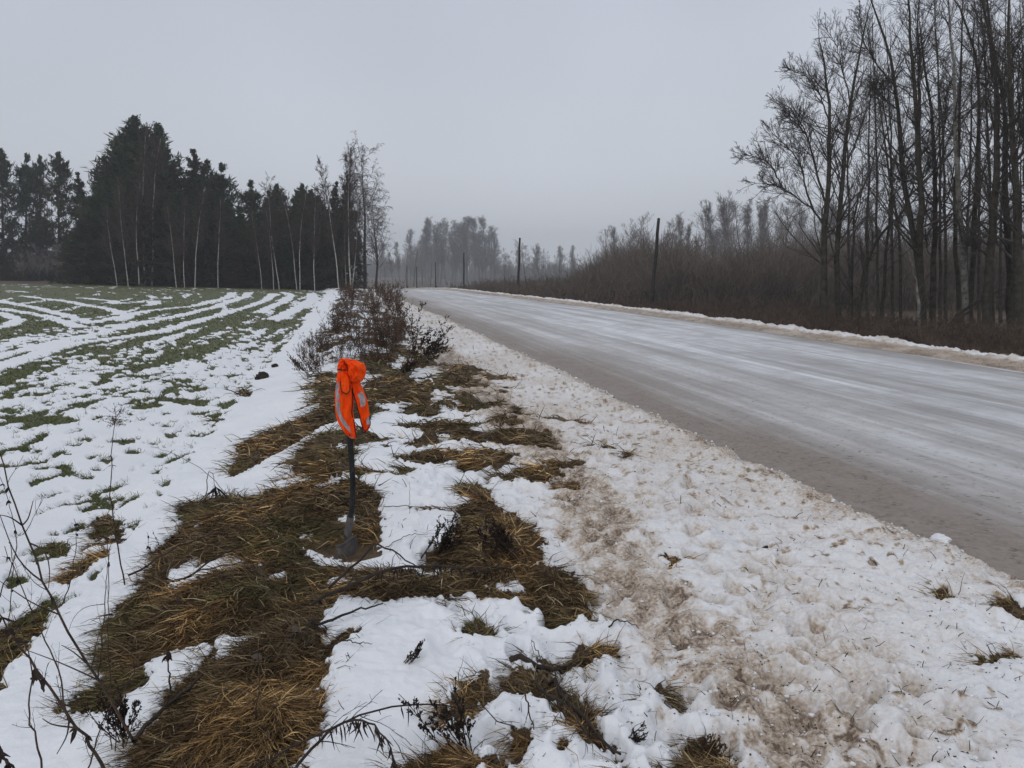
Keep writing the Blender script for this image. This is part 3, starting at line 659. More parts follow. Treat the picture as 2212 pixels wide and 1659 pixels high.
RT = [
 ('bare_tree', 'many-stemmed bare tree with a long limb reaching left, leftmost of the roadside wood', 31, .14, 'bark',
  [[(440,1520),(435,1300),(430,1150),(450,950),(462,700),(465,550),(455,400),(430,250),(415,200)], [(430,1085),(390,1000),(310,940),(240,880),(180,860),(90,850)],
   [(240,880),(200,790),(150,740),(40,715)], [(440,960),(390,790),(360,640),(290,510),(215,470)], [(400,1000),(350,880),(330,760),(240,660),(180,600)], [(460,600),(420,450),(340,340),(270,320)], [(350,640),(300,560),(250,520)]], 1.15),
 ('bare_tree', 'bare tree with forked top, second trunk from the left in the roadside wood', 31.5, .125, 'bark',
  [[(505,1520),(500,1250),(492,1080),(515,900),(535,650),(548,500),(590,350),(610,200),(640,60)], [(545,500),(520,330),(480,190),(440,130)], [(520,800),(590,640),(650,460),(690,380)]], 1.),
 ('bare_tree', 'short thin bare tree growing behind the forked tree in the roadside wood', 34, .075, 'bark',
  [[(562,1500),(565,1200),(580,950),(620,850),(690,760)], [(570,1050),(610,900),(615,760),(600,600)]], .8),
 ('leaning_tree', 'dark trunk leaning steeply to the right against its neighbours', 33, .12, 'bark',
  [[(585,1500),(620,1250),(655,1150),(740,1050),(800,990),(875,910)]], .6),
 ('bare_tree', 'slim bare tree standing upright under the leaning trunk', 35, .09, 'bark',
  [[(700,1500),(720,1250),(738,1030),(760,850),(740,650),(700,420)], [(745,950),(830,800),(860,700)]], .8),
 ('broken_birch', 'pale broken birch stump leaning left between two dark trunks', 30, .085, 'shadebirch',
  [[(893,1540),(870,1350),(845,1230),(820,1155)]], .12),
 ('bare_tree', 'tall curved bare tree whose trunk bows to the left beside the broken birch', 32, .14, 'bark',
  [[(905,1520),(892,1350),(860,1150),(830,970),(800,870),(790,650),(775,400),(740,230),(690,100),(640,-40)], [(790,560),(720,480),(680,400)], [(780,420),(700,330),(620,200),(600,60)]], 1.1),
 ('bare_tree', 'straight thick dark tree right behind the pale broken birch', 31, .16, 'bark',
  [[(893,1500),(880,1100),(890,900),(870,650),(860,400),(835,200),(820,-60)], [(872,600),(890,400),(870,150),(885,-80)], [(880,900),(920,820),(945,700)]], 1.1),
 ('bare_tree', 'bare tree with low fork to the left of the big pale birch', 32, .13, 'bark',
  [[(948,1520),(938,1300),(955,1100),(955,900),(945,600),(920,400),(888,270),(880,100)], [(938,1250),(910,1180),(905,1000)], [(950,800),(1000,600),(1010,400)]], 1.),
 ('birch_tree', 'tall pale birch with blotchy bark rising out of the top of the frame', 30, .13, 'shadebirch',
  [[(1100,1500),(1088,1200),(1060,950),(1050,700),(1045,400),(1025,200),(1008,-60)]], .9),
 ('bare_tree', 'thin dark tree pressed against the right side of the big pale birch', 32, .1, 'bark',
  [[(1072,1520),(1060,1200),(1036,1050),(1040,900),(1070,700),(1070,350),(1082,100),(1090,-60)]], .9),
 ('bare_tree', 'bare tree whose top bends left over the big pale birch', 31, .12, 'bark',
  [[(1118,1400),(1140,1000),(1150,750),(1160,500),(1160,250),(1120,150),(1040,0),(1000,-60)], [(1160,400),(1190,200),(1180,-40)]], 1.),
 ('bare_tree', 'thick dark tree with moss, third big trunk from the right edge', 29, .17, 'bark',
  [[(1200,1560),(1200,1250),(1215,1100),(1240,900),(1240,700),(1245,400),(1215,200),(1160,-60)], [(1200,1250),(1150,1160),(1120,1120)], [(1240,600),(1200,450),(1180,250)]], 1.),
 ('bare_tree', 'crooked dark tree with wavy trunk near the right edge', 30, .15, 'bark',
  [[(1312,1540),(1300,1100),(1270,900),(1290,650),(1280,450),(1240,300),(1200,100),(1185,-70)], [(1285,450),(1330,300),(1360,150),(1400,0)]], 1.),
 ('bare_tree', 'thick bare tree cut by the right edge of the frame', 28.5, .17, 'bark',
  [[(1350,1560),(1342,1000),(1325,800),(1312,600),(1300,400),(1290,200),(1302,-60)], [(1325,800),(1380,700),(1430,560)]], 1.),
 ('fallen_tree', 'dark trunk lying aslant across the feet of the roadside trees', 30, .09, 'bark',
  [[(1000,1500),(1060,1450),(1190,1390),(1280,1345)]], .25),
 ('bare_tree', 'slender back-row tree in the gap between the thin dark tree and the mossy trunk', 36, .09, 'bark',
  [[(1230,1450),(1210,1000),(1200,700),(1190,400),(1170,100),(1160,-60)]], .9),
 ('bare_tree', 'slender back-row tree in the gap right of the low-forked tree', 37, .08, 'bark',
  [[(1010,1450),(1000,1100),(995,800),(985,500),(960,250),(950,0)]], .9),
 ('bare_tree', 'slender back-row tree rising behind the bowed trunk', 38, .08, 'bark',
  [[(800,1450),(790,1100),(720,700),(690,450),(660,250),(640,150)]], .9),
 ('bare_tree', 'outermost bare tree partly outside the right edge', 29, .15, 'bark',
  [[(1440,1560),(1430,1100),(1400,800),(1380,500),(1400,200),(1380,-60)], [(1400,800),(1350,600),(1340,400),(1350,200)]], 1.),
]
for q_, (cx, ty, dd_) in enumerate(((640, 330, 40), (760, 150, 41), (985, 60, 40), (1110, -40, 42), (1165, 30, 40), (1265, -40, 43), (1385, -60, 41), (560, 420, 42), (1330, 60, 44), (900, 20, 43), (1420, -30, 39), (690, 60, 44))):
    wv = random.uniform(-60, 40); RT.append(('bare_tree', 'slim bare tree in the back row of the roadside wood', dd_, .085, 'bark', [[(cx, 1440), (cx - 8, 1100), (cx + wv * .3, 800), (cx + wv * .5, 500), (cx + wv, ty)], [(cx + wv * .3, 780), (cx + 60, 560), (cx + 90, max(ty, 300))]], .55))
for i, (nm, lb, d, r0, bm, st, dens) in enumerate(RT):
    bare_tree(nm, lb, [C5(s) for s in st], d, r0, M[bm], 300 + i, 'slim trees in the back row' if lb.startswith('slim bare tree in') else 'trees of the roadside wood', dens)

# ------------------------------------------------------------------ distant and middle-distance bare trees (prototypes, then copies)
def proto_bare(kind, seed, H=12.):
    g = np.random.default_rng(seed)
    root = empty('bare_tree', (0, 0, 0), 'x', 'tree')
    P = walk(np.zeros((1, 3)), np.array([[.02, 0, 1.]]), np.array([H]), 12, .6, .035, g); R = np.linspace(.0065 if kind == 'birch' else .011, .001, 12)[None] * H
    if kind == 'birch':
        C1, R1 = spawn(P, R, 50, .30, .99, .18, .32, .25, .65, 6, .5, .06, .3, .012, g, .5)
        C2, R2 = spawn(C1, R1, 9, .2, 1, .25, .55, .2, .7, 4, .1, .1, .5, .008, g, .9)
        C3, R3 = spawn(C2, R2, 3, .2, 1, .4, .9, .2, .6, 3, .0, .1, .5, .006, g, 1.4)
        tm, bm, wd = M['birchtwig'], M['birch'], .034
    elif kind == 'weeping':
        C1, R1 = spawn(P, R, 40, .20, .97, .24, .46, .35, .9, 7, .9, .07, .35, .015, g)
        C2, R2 = spawn(C1, R1, 12, .2, 1, .22, .4, .3, .9, 5, .2, .1, .5, .008, g, 2.2)
        C3, R3 = spawn(C2, R2, 5, .3, 1, .5, 1.1, .2, .8, 4, -.8, .1, .5, .006, g, 3.5)
        tm, bm, wd = M['graytwig'], M['limb'], .026
    elif kind == 'tall':
        C1, R1 = spawn(P, R, 60, .22, .99, .16, .26, .3, .65, 5, .9, .06, .3, .012, g)
        C2, R2 = spawn(C1, R1, 8, .15, 1, .3, .6, .3, .8, 4, .4, .1, .5, .01, g)
        C3, R3 = spawn(C2, R2, 5, .2, 1, .8, 1.7, .2, .7, 3, .2, .08, .5, .008, g)
        tm, bm, wd = M['graytwig'], M['graytwig'], .021
    else:
        C1, R1 = spawn(P, R, 30, .15, .95, .25, .45, .35, .9, 6, .5, .1, .4, .015, g)
        C2, R2 = spawn(C1, R1, 10, .15, 1, .3, .55, .3, .8, 4, .4, .12, .5, .01, g)
        C3, R3 = spawn(C2, R2, 4, .2, 1, .7, 1.3, .3, .8, 3, .3, .08, .5, .008, g)
        tm, bm, wd = M['graytwig'], M['limb'], .022
    mesh('trunk', [tubes(P, R, 6)], bm, root)
    V3, F3 = ribbons(C3, wd * np.linspace(1, .5, C3.shape[1]), g); V2, F2 = ribbons(C2, np.maximum(2 * R2, wd), g)
    mesh('crown', [tubes(C1, R1, 3), (V2, F2), (V3, F3)], tm, root)
    root['H'] = H
    return root
used = set()
def place(proto, X, Ytop, d, label, group, rnd, name=None, lean=0., wide=1., Xb=None):
    H = proto['H']; p = at(X if Xb is None else Xb, 600, d); x = p[0]; z = float(macro(x, d)) - .05
    top = at(X, Ytop, d); h = top[2] - z; s = h / H
    rz = rnd.uniform(0, 2 * PI); lean_y = math.atan2(top[0] - x, h)
    if proto.name not in used:
        used.add(proto.name); o = proto; o.location = (x, d, z); o.scale = (s * wide, s * wide, s); o['label'] = label; o['group'] = group
    else:
        o = dup(proto, (x, d, z), 0, (s * wide, s * wide, s), label, group)
    q = Vector((math.sin(lean_y), 0, math.cos(lean_y))).to_track_quat('Z', 'Y')
    from mathutils import Quaternion
    o.rotation_mode = 'QUATERNION'; o.rotation_quaternion = Quaternion((0, 1, 0), lean_y) @ Quaternion((0, 0, 1), rz)
    if name: o.name = name
    return o
rnd = random.Random(5)
pb = [proto_bare('birch', 401), proto_bare('birch', 402), proto_bare('birch', 403)]
for o in pb: o.name = 'birch_tree'
pw = [proto_bare('weeping', 411), proto_bare('weeping', 412)]
for o in pw: o.name = 'weeping_birch'
pt = [proto_bare('tall', 421), proto_bare('tall', 422), proto_bare('tall', 423)]
pr = [proto_bare('round', 431), proto_bare('round', 432), proto_bare('round', 433)]

# ---- conifers of the dark wood beyond the field
def conifer(kind, seed, H=14.):
    g = np.random.default_rng(seed)
    root = empty('pine_tree' if kind == 'pine' else 'spruce_tree', (0, 0, 0), 'x', 'tree')
    P = walk(np.zeros((1, 3)), np.array([[.0, 0, 1.]]), np.array([H]), 10, .6, .02, g); R = np.linspace(.016, .003, 10)[None] * H
    z0 = .30 if kind == 'pine' else .06
    nb = 85 if kind == 'pine' else 120
    nw = 17 if kind == 'pine' else 26; t = np.sort(np.clip(z0 + (.995 - z0) * ((g.integers(0, nw, nb) + g.normal(0, .16, nb)) / (nw - 1)), z0, .995)); base = np.stack([np.interp(t * 9, np.arange(10), P[0, :, j]) for j in range(3)], 1)
    u = (t - z0) / (1 - z0)
    if kind == 'pine': ln = H * .235 * np.clip(1.03 - u, 0, 1) ** .72 * np.clip(.42 + u * 2.2, 0, 1) * g.uniform(.35, 1.3, nb); el = .0 + .8 * u + .9 * np.clip(u - .8, 0, 1) * 3 + g.normal(0, .2, nb)
    else: ln = H * .20 * (1 - u) ** .8 * g.uniform(.5, 1.25, nb) + .12; el = -.25 + .7 * u + g.normal(0, .12, nb)
    az = g.uniform(0, 2 * PI, nb); D = np.stack([np.cos(az) * np.cos(el), np.sin(az) * np.cos(el), np.sin(el)], 1)
    B = walk(base, D, ln, 5, .35 if kind == 'pine' else .15, .08, g)
    # needle sprays
    m = 34; i = np.repeat(np.arange(nb), m); f = g.uniform(0, 1, nb * m) ** (.6 if kind == 'pine' else .8) * .85 * 4 + .75; j = np.minimum(f.astype(int), 3); f = np.clip(f - j, 0, 1.2)[:, None]
    c = B[i, j] * (1 - f) + B[i, j + 1] * f + g.normal(0, .16 if kind == 'pine' else .10, (nb * m, 3)) * (.25 + ln[i, None] / 1.7)
    dd = norm(B[i, j + 1] - B[i, j] + g.normal(0, .55, (nb * m, 3)) + np.array([0, 0, .35 if kind == 'pine' else -.1]) + np.array([0, 0, .9]) * np.clip(u[i, None] - .88, 0, 1) * 5)
    SL = np.clip(ln[i, None] / 1.3, .25, 1)
    C = np.stack([c, c + dd * g.uniform(.12, .30, (nb * m, 1)) * SL, c + dd * g.uniform(.35, .7, (nb * m, 1)) * SL], 1)
    V, F = ribbons(C, np.array([.05, .10, .02])[None] * g.uniform(.7, 1.4, (nb * m, 1)), g)
    V2, F2 = ribbons(C + g.normal(0, .08, (nb * m, 1, 3)), np.array([.05, .09, .02])[None] * g.uniform(.7, 1.4, (nb * m, 1)), g)
    mesh('trunk', [tubes(P, R, 6)], M['pinebark'], root)
    mesh('branches', [tubes(B, np.linspace(.035, .012, 5)[None].repeat(nb, 0), 3)], M['limb'], root)
    mesh('crown', [(V, F), (V2, F2)], M['needle' if kind == 'pine' else 'needle2'], root)
    root['H'] = H; return root
pp = [conifer('pine', 501), conifer('pine', 502), conifer('pine', 503), conifer('pine', 504)]
ps = [conifer('spruce', 511), conifer('spruce', 512), conifer('spruce', 513)]
FG = 'conifers of the dark wood beyond the field'
for X, Y, d, lb, w_ in ((10, 327, 122, 'pine at the far left edge of the frame, leftmost of the spindly group', 1.0), (54, 336, 124, 'second pine from the left in the spindly group with sky between', .9),
        (86, 342, 126, 'narrow third pine from the left in the spindly group', .8), (128, 336, 120, 'pine standing right in the spindly group before the gap of sky', 1.1)):
    place(rnd.choice(pp), X, Y, d, lb, 'spindly pines at the left end of the wood', rnd, wide=w_ * .85)
for X, Y, d, lb, k, w_ in (
  (182, 376, 108, 'small pointed conifer in the dip left of the tallest pines', 's', 1.), (246, 300, 103, 'pine with thin pointed top on the left shoulder of the tallest group', 'p', 1.),
  (300, 262, 100, 'tallest pine of the wood, behind the big two-stemmed birch', 'p', 1.25), (330, 274, 99, 'tall brownish pine right beside the tallest pine', 'p', 1.1),
  (275, 300, 101, 'bushy pine just left of the tallest pine', 'p', 1.3), (364, 327, 102, 'pine on the right shoulder of the tallest group', 'p', 1.2), (414, 325, 106, 'lone pointed spruce top right of the tallest group', 's', 1.1),
  (451, 352, 104, 'pine between the pointed spruce top and the sloping one', 'p', 1.1), (478, 357, 103, 'pine with drooping side before the skyline dips', 'p', 1.), (546, 394, 100, 'rounded pine top in the middle of the low skyline', 'p', 1.1),
  (582, 414, 103, 'thin brown-topped conifer right of the rounded pine', 's', 1.), (604, 404, 100, 'spiky pine left of the tall birches at the right end', 'p', 1.), (627, 412, 101, 'brownish spruce among birches near the right end of the wood', 's', 1.1),
  (650, 402, 99, 'pine with open spiky top near the right end of the wood', 'p', .9), (669, 416, 97, 'dense low pine second to last before the end birches', 'p', 1.2), (692, 428, 96, 'lowest pine of the skyline beside the end birches', 'p', 1.),
  (738, 380, 94, 'brown-green spruce at the right end of the wood', 's', .95), (720, 394, 95, 'spruce half hidden left of the brown-green end spruce', 's', .9), (772, 500, 98, 'small spruce at the foot of the weeping birch', 's', .9)):
    place(rnd.choice(pp if k == 'p' else ps), X, Y, d, lb, FG, rnd, wide=w_)
SKX = [0, 60, 130, 160, 182, 215, 246, 300, 330, 364, 414, 451, 500, 546, 600, 650, 700, 740, 765]
SKY_ = [480, 480, 470, 470, 430, 390, 350, 310, 320, 370, 385, 400, 430, 430, 440, 440, 450, 420, 500]
k = 0
for row, (dd_, n_, add) in enumerate(((97, 26, 30), (101, 22, 10), (106, 20, 0), (95, 20, 90))):
    for i in range(n_):
        X = 150 + (745 - 150) * (i + rnd.uniform(.15, .85)) / n_
        Y = np.interp(X, SKX, SKY_) + add + rnd.uniform(0, 50)
        place(rnd.choice(ps if (row == 3 or rnd.random() < .5) else pp), X, Y, dd_ + rnd.uniform(-2, 2), 'dark filler conifer crowded inside the wood beyond the field', 'crowded conifers inside the wood', rnd, wide=rnd.uniform(1.2, 1.7) * (1.2 if Y > 430 else 1))
for i in range(12):
    X = -10 + 170 * (i + rnd.random()) / 12
    place(rnd.choice(ps), X, 500 + rnd.uniform(-25, 40), 118 + rnd.uniform(-3, 6), 'low conifer under the spindly pines', 'low conifers under the spindly pines', rnd, wide=1.5)
for i in range(14):
    X = -10 + 180 * (i + rnd.random()) / 14
    place(rnd.choice(pr), X, 540 + rnd.uniform(-15, 25), 112 + rnd.uniform(-3, 6), 'bare brown bush at the left foot of the wood', 'brown bushes at the left foot of the wood', rnd, name='bush', wide=1.2)
# ---- birches along the edge of the wood
def C2(a, b): return .2508 * a, 239 + .2508 * b
def C3(a, b): return 469.4 + .2893 * a, 298.7 + .2893 * b
BE = 'pale birches along the edge of the wood'
for (f, b0, t0, lb) in (
  (C2, (1005, 1490), (905, 800), 'leftmost thin birch leaning left in front of the wood'), (C2, (1100, 1495), (1030, 640), 'second thin birch from the left in front of the wood'),
  (C2, (1195, 1500), (1115, 600), 'third birch from the left, nearly below the tallest pine'), (C2, (1515, 1480), (1455, 820), 'faint thin birch left of the straight pair'),
  (C2, (1585, 1495), (1555, 800), 'left one of the straight slim birch pair'), (C2, (1675, 1495), (1650, 640), 'right and brighter one of the straight slim birch pair'),
  (C2, (1875, 1500), (1835, 760), 'forked slim birch in the middle of the wood edge'), (C2, (1245, 1400), (1222, 200), 'big pale birch stem rising high before the tallest pine'),
  (C2, (1305, 1400), (1335, 190), 'second stem beside the big pale birch'), (C3, (330, 1105), (283, 560), 'thin birch below the rounded pine'),
  (C3, (418, 1100), (385, 540), 'faint birch between the rounded pine and the taller birches'), (C3, (460, 1090), (405, 330), 'tall thin birch whose top shows above the low skyline'),
  (C3, (592, 1110), (540, 380), 'left stem of the close birch pair near the right end'), (C3, (615, 1110), (570, 400), 'right stem of the close birch pair near the right end'),
  (C3, (725, 1110), (697, 400), 'single straight birch before the end spruces'), (C3, (905, 1110), (815, 210), 'bright leaning birch at the right end with wispy top above the trees'),
  (C3, (960, 1100), (945, 700), 'short birch stem between the end birches'), (C3, (995, 1110), (960, 120), 'birch with tall wispy top over the end spruce'), (C3, (1005, 1110), (1030, 500), 'pale birch leaning right at the end of the wood')):
    (Xb, Yb), (Xt, Yt) = f(*b0), f(*t0)
    place(rnd.choice(pb), Xt, Yt, 91 + rnd.uniform(-1, 1) if b0[1] != 1400 else 93, lb, BE, rnd, Xb=Xb, wide=.95)
place(pw[0], 788, 330, 100, 'tall weeping birch with hanging grey twigs at the right end of the wood', 'weeping birches past the end of the wood', rnd, wide=1.35)
place(pw[1], 812, 430, 112, 'smaller weeping birch right of the tall weeping birch', 'weeping birches past the end of the wood', rnd, wide=1.5)
place(pw[1], 745, 335, 108, 'wispy grey birch top behind the end spruces', 'weeping birches past the end of the wood', rnd, wide=.5)
# ---- the distant avenue and the trees behind the thicket
DG = 'tall hazy trees in the distance behind the road'
for X, Y in [(888, 500), (900, 492), (912, 480), (926, 482), (938, 486), (951, 478), (963, 486), (974, 484), (985, 500), (999, 482), (1010, 478), (1024, 482), (1037, 480), (1049, 478), (1060, 490), (1066, 510), (920, 500), (945, 500), (980, 496), (1045, 500)]:
    place(rnd.choice(pt), X, Y + rnd.uniform(-3, 5), 440 + rnd.uniform(-20, 20), 'tall narrow hazy tree in the row behind the far bend', DG, rnd, wide=rnd.uniform(1.2, 1.9))
for i in range(16):
    place(rnd.choice(pr + pt), 825 + 12 * i * 1.05 + rnd.uniform(-6, 6) if i < 9 else 1070 + (i - 9) * 28, (545 if i < 9 else 548) + rnd.uniform(-30, 14), 350 + rnd.uniform(-30, 60), 'lower hazy bare tree beyond the far bend of the road', 'low hazy trees beyond the bend', rnd, wide=1.2)
for X, Y, lb in ((1090, 545, 'rounded hazy tree left of the second pole'), (1140, 528, 'rounded hazy tree right of the second pole'), (1170, 540, 'low hazy tree between the second pole and the thicket'), (1205, 545, 'small hazy tree between the second pole and the thicket, further right'), (1245, 552, 'small hazy tree at the left end of the thicket')):
    place(rnd.choice(pr), X, Y, 290, lb, 'hazy trees behind the second pole', rnd, wide=1.5)
for X, Y in ((1310, 500), (1335, 492), (1355, 488), (1380, 470), (1372, 500), (1440, 475), (1465, 470), (1485, 492), (1455, 505), (1400, 510), (1530, 450), (1545, 440), (1560, 432), (1575, 440), (1590, 434), (1605, 436), (1622, 446), (1640, 450), (1655, 440), (1672, 446), (1690, 440), (1705, 444), (1722, 448), (1740, 450), (1760, 440), (1785, 450), (1815, 445), (1850, 450), (1890, 440), (1930, 450), (1980, 445), (2030, 450), (2080, 440), (2130, 450), (2180, 445), (1500, 520), (1425, 515)):
    place(rnd.choice(pr + pt[:1]), X, Y + rnd.uniform(-4, 4), 165 + rnd.uniform(-20, 30), 'grey bare tree standing behind the brown thicket', 'grey trees behind the thicket', rnd, wide=1.1)
# far-off wood that closes the horizon
def treeline():
    g = np.random.default_rng(77); n = 26000
    th = g.uniform(-.95, .95, n); d = g.uniform(560, 700, n); x = np.sin(th) * d * 1.0; y = np.cos(th) * d
    z = macro(x, y); H = (17 + 5 * fbm(x * .02, y * .0 + 3, 3, 3)) * g.uniform(.45, 1, n)
    P = walk(np.stack([x, y, z], 1), np.stack([g.normal(0, .06, n), g.normal(0, .06, n), np.ones(n)], 1), H, 4, .1, .04, g)
    V, F = ribbons(P, .30 * np.array([1, 1., 1.2, .5]), g)
    C, _ = spawn(P, np.full((n, 4), .01), 3, .3, 1, .12, .28, .3, .8, 3, .5, .1, g=g)
    V2, F2 = ribbons(C, .30 * np.array([1, .9, .4]), g)
    tag(mesh('treeline', [(V, F), (V2, F2)], M['graytwig'], smooth=False), 'hazy grey wood closing the horizon', 'far wood', kind='stuff')
treeline()

# ------------------------------------------------------------------ roadside poles
def pole(X0, Yt, d, dia, label, Xb=None):
    top = at(X0, Yt, d); xb = at(Xb or X0, 640, d)[0]; zb = float(macro(xb, d)) - .2
    root = empty('utility_pole', (xb, d, zb), label, 'pole', 'old wooden poles along the right side of the road')
    T_ = np.array([top[0] - xb, 0, top[2] - zb])
    n_ = 8; P = np.linspace(0, 1, n_)[:, None] * T_; P[1:-1, 0] += .02 * np.sin(np.arange(1, n_ - 1) * 1.7)
    Rr = np.linspace(1., .72, n_) * dia / 2
    P = np.vstack([P, P[-1] + T_ / np.linalg.norm(T_) * .03]); Rr = np.r_[Rr, .02]
    mesh('pole', [tubes(P[None], Rr[None], 12)], M['poleM'], root)
    # stub post strapped to the foot with two wire bands
    off = np.array([dia * .85, -.02, 0]); S_ = np.stack([off, off + T_ * .30, off + T_ * .302]); mesh('stub', [tubes(S_[None], np.array([[dia * .5, dia * .48, .01]]), 10)], M['poleM'], root)
    for f in (.12, .26):
        a = np.arange(17) / 16 * 2 * PI; c = T_ * f + off * .5
        B_ = np.stack([c[0] + np.cos(a) * dia * 1.05, c[1] + np.sin(a) * dia * .62, np.full(17, c[2])], 1)
        mesh('band', [tubes(B_[None], np.full((1, 17), .012), 5)], M['iron'], root)
    return root
pole(1423, 472, 48, .24, 'nearest wooden pole, leaning right above the brown thicket', 1406)
pole(1123, 514, 75, .24, 'second wooden pole, before the open sky left of the thicket', 1118)
pole(1002, 546, 110, .25, 'third wooden pole, standing before the tall hazy trees')
pole(941, 567, 150, .26, 'fourth wooden pole, smaller, left of the hazy row')
pole(900, 576, 185, .26, 'fifth wooden pole near the far bend, right one of the two smallest')
pole(879, 574, 190, .26, 'sixth wooden pole near the far bend, left one of the two smallest')

# ------------------------------------------------------------------ dead weeds along the verge
def weed_mesh(seed, H=1.1, n=14, lean=(0, 0), dark=False, fluffy=1.):
    g = np.random.default_rng(seed)
    D = np.stack([g.normal(lean[0], .24, n), g.normal(lean[1], .24, n), np.ones(n)], 1)
    P = walk(g.normal(0, min(.06, .09 * H), (n, 3)) * np.array([1, 1, 0]), D, H * g.uniform(.6, 1.05, n), 7, .2, .06, g); R = np.linspace(.0042, .002, 7)[None].repeat(n, 0) * min(1, .45 + .55 * H)
    C, Rc = spawn(P, R, 12, .25, 1, .12, .34, .35, .9, 4, .3, .12, .6, .0016, g)
    C2_, _ = spawn(C, Rc, 9, .2, 1, .15, .4, .4, 1.1, 3, .2, .2, .6, .0015, g)
    V, F = ribbons(C2_, np.array([.005, .009, .003]) * fluffy, g)
    return [tubes(P, R, 4)], [tubes(C, Rc, 3), (V, F)]
def weed(name, loc, label, group, seed, H, n, lean=(0, 0), m='weed', fluffy=1.):
    root = empty(name, loc, label, 'dry plant', group); a, b = weed_mesh(seed, H, n, lean, fluffy=fluffy)
    mesh('stem', a, M['stalk'], root); mesh('seed_head', b, M[m], root); return root
protoW = [weed('dead_weed', (0, 0, 0), 'x', None, 600 + i, 1.15, 16, fluffy=1.6, m='weed2') for i in range(5)]
WG = 'reddish brown dead weeds in the clump behind the orange vest'
wi = 0
spots = []
for (X, Y) in [(690,775),(712,770),(735,778),(758,772),(780,770),(800,762),(820,755),(705,745),(728,740),(752,738),(776,735),(800,730),(822,725),(842,715),(720,715),(744,712),(766,706),(790,705),(812,700),(835,695),(850,690),(735,690),(755,684),(778,682),(800,680),(822,676),(842,672),(745,668),(765,664),(786,662),(806,660),(826,658),(755,652),(775,650),(795,648),(760,643),(780,641),(748,645),(668,790),(680,800),(655,780),(700,800),(690,760),(672,765),(725,800),(865,700),(870,730),(850,750),(830,785),(790,800),(740,632),(770,630),(800,634),(820,640),(835,650),(850,770),(862,760),(835,735),(872,745),(858,720),(845,800),(820,790),(760,800)]:
    spots.append((X + random.uniform(-5, 5), Y))
usedw = set()
for j, (X, Y) in enumerate(spots):
    p = on(X, Y); d = p[1]; pr_ = protoW[j % 5]
    want = (.72 if Y > 735 else .78 if Y > 690 else .95) * (.6 if X < 722 else 1)
    sc_ = want * random.choice((.45, .6, .75, .95, 1.15)) * (.6 if Y > 785 else 1)
    loc = (p[0], p[1], gz1(p[0], p[1]) - .02)
    if pr_.name not in usedw: usedw.add(pr_.name); pr_.location = loc; pr_.scale = (sc_ * 1.1,) * 3; o = pr_
    else: o = dup(pr_, loc, random.uniform(0, 6.3), (sc_ * 1.15, sc_ * 1.15, sc_))
    o['label'] = 'bushy reddish brown dead weed in the thick clump behind the orange vest'; o['group'] = WG
weed('leaning_weed', (*on(880, 790), gz1(*on(880, 790))), 'dark weed with seed heads leaning right, just right of the brown clump', 'leaning dark weeds beside the verge', 631, 1.05, 9, (.55, .1), 'leaf', 2.2)
weed('leaning_weed', (*on(905, 800), gz1(*on(905, 800))), 'low dark weed sprawling right over the verge, furthest right', 'leaning dark weeds beside the verge', 632, .75, 9, (1.3, .1), 'leaf', 2.2)
weed('leaning_weed', (*on(860, 815), gz1(*on(860, 815))), 'matted dark weed lying low behind the vest', 'leaning dark weeds beside the verge', 633, .45, 10, (1.2, -.2), 'leaf', 2.)
weed('leaning_weed', (*on(700, 830), gz1(*on(700, 830))), 'thin brown weed leaning left behind the vest', 'leaning dark weeds beside the verge', 634, .55, 10, (-.8, .1), 'weed2', 1.4)
weed('leaning_weed', (*on(672, 822), gz1(*on(672, 822))), 'small brown weed at the left foot of the brown clump', 'leaning dark weeds beside the verge', 635, .5, 8, (-.9, .1), 'weed2', 1.4)
weed('fallen_weed', (*on(930, 1215), gz1(*on(930, 1215)) + .02), 'black bushy weed fallen in front of the straw mound right of the shovel', 'fallen dark weeds on the verge', 641, .28, 16, (.8, 0), 'leaf', .9)
weed('fallen_weed', (*on(1110, 1235), gz1(*on(1110, 1235)) + .02), 'black bushy weed lying on the right of the long fallen branch', 'fallen dark weeds on the verge', 642, .28, 16, (-.9, 0), 'leaf', .9)
weed('small_weed', (*on(880, 1450), gz1(*on(880, 1450))), 'tiny curled dark weed alone in the clean snow patch', 'small weeds in the foreground snow', 643, .09, 8, (1.1, .3), 'leaf', .7)
weed('small_weed', (*on(265, 1640), gz1(*on(265, 1640))), 'black curly weed at the bottom left among thin stems', 'small weeds in the foreground snow', 644, .2, 16, (0, .1), 'leaf', .8)
weed('small_weed', (*on(1010, 1640), gz1(*on(1010, 1640))), 'feathery dark weed bending over the snow at the bottom middle', 'small weeds in the foreground snow', 645, .26, 9, (-.5, .2), 'leaf', .9)
weed('small_weed', (*on(1510, 1660), gz1(*on(1510, 1660))), 'brown tangled weed at the bottom right of the middle', 'small weeds in the foreground snow', 646, .13, 24, (.5, .1), 'weed', .7)
weed('small_weed', (*on(1330, 1625), gz1(*on(1330, 1625))), 'small dark weed lying flat on the snow beside the brown patch', 'small weeds in the foreground snow', 647, .12, 8, (2.5, .1), 'leaf', .7)

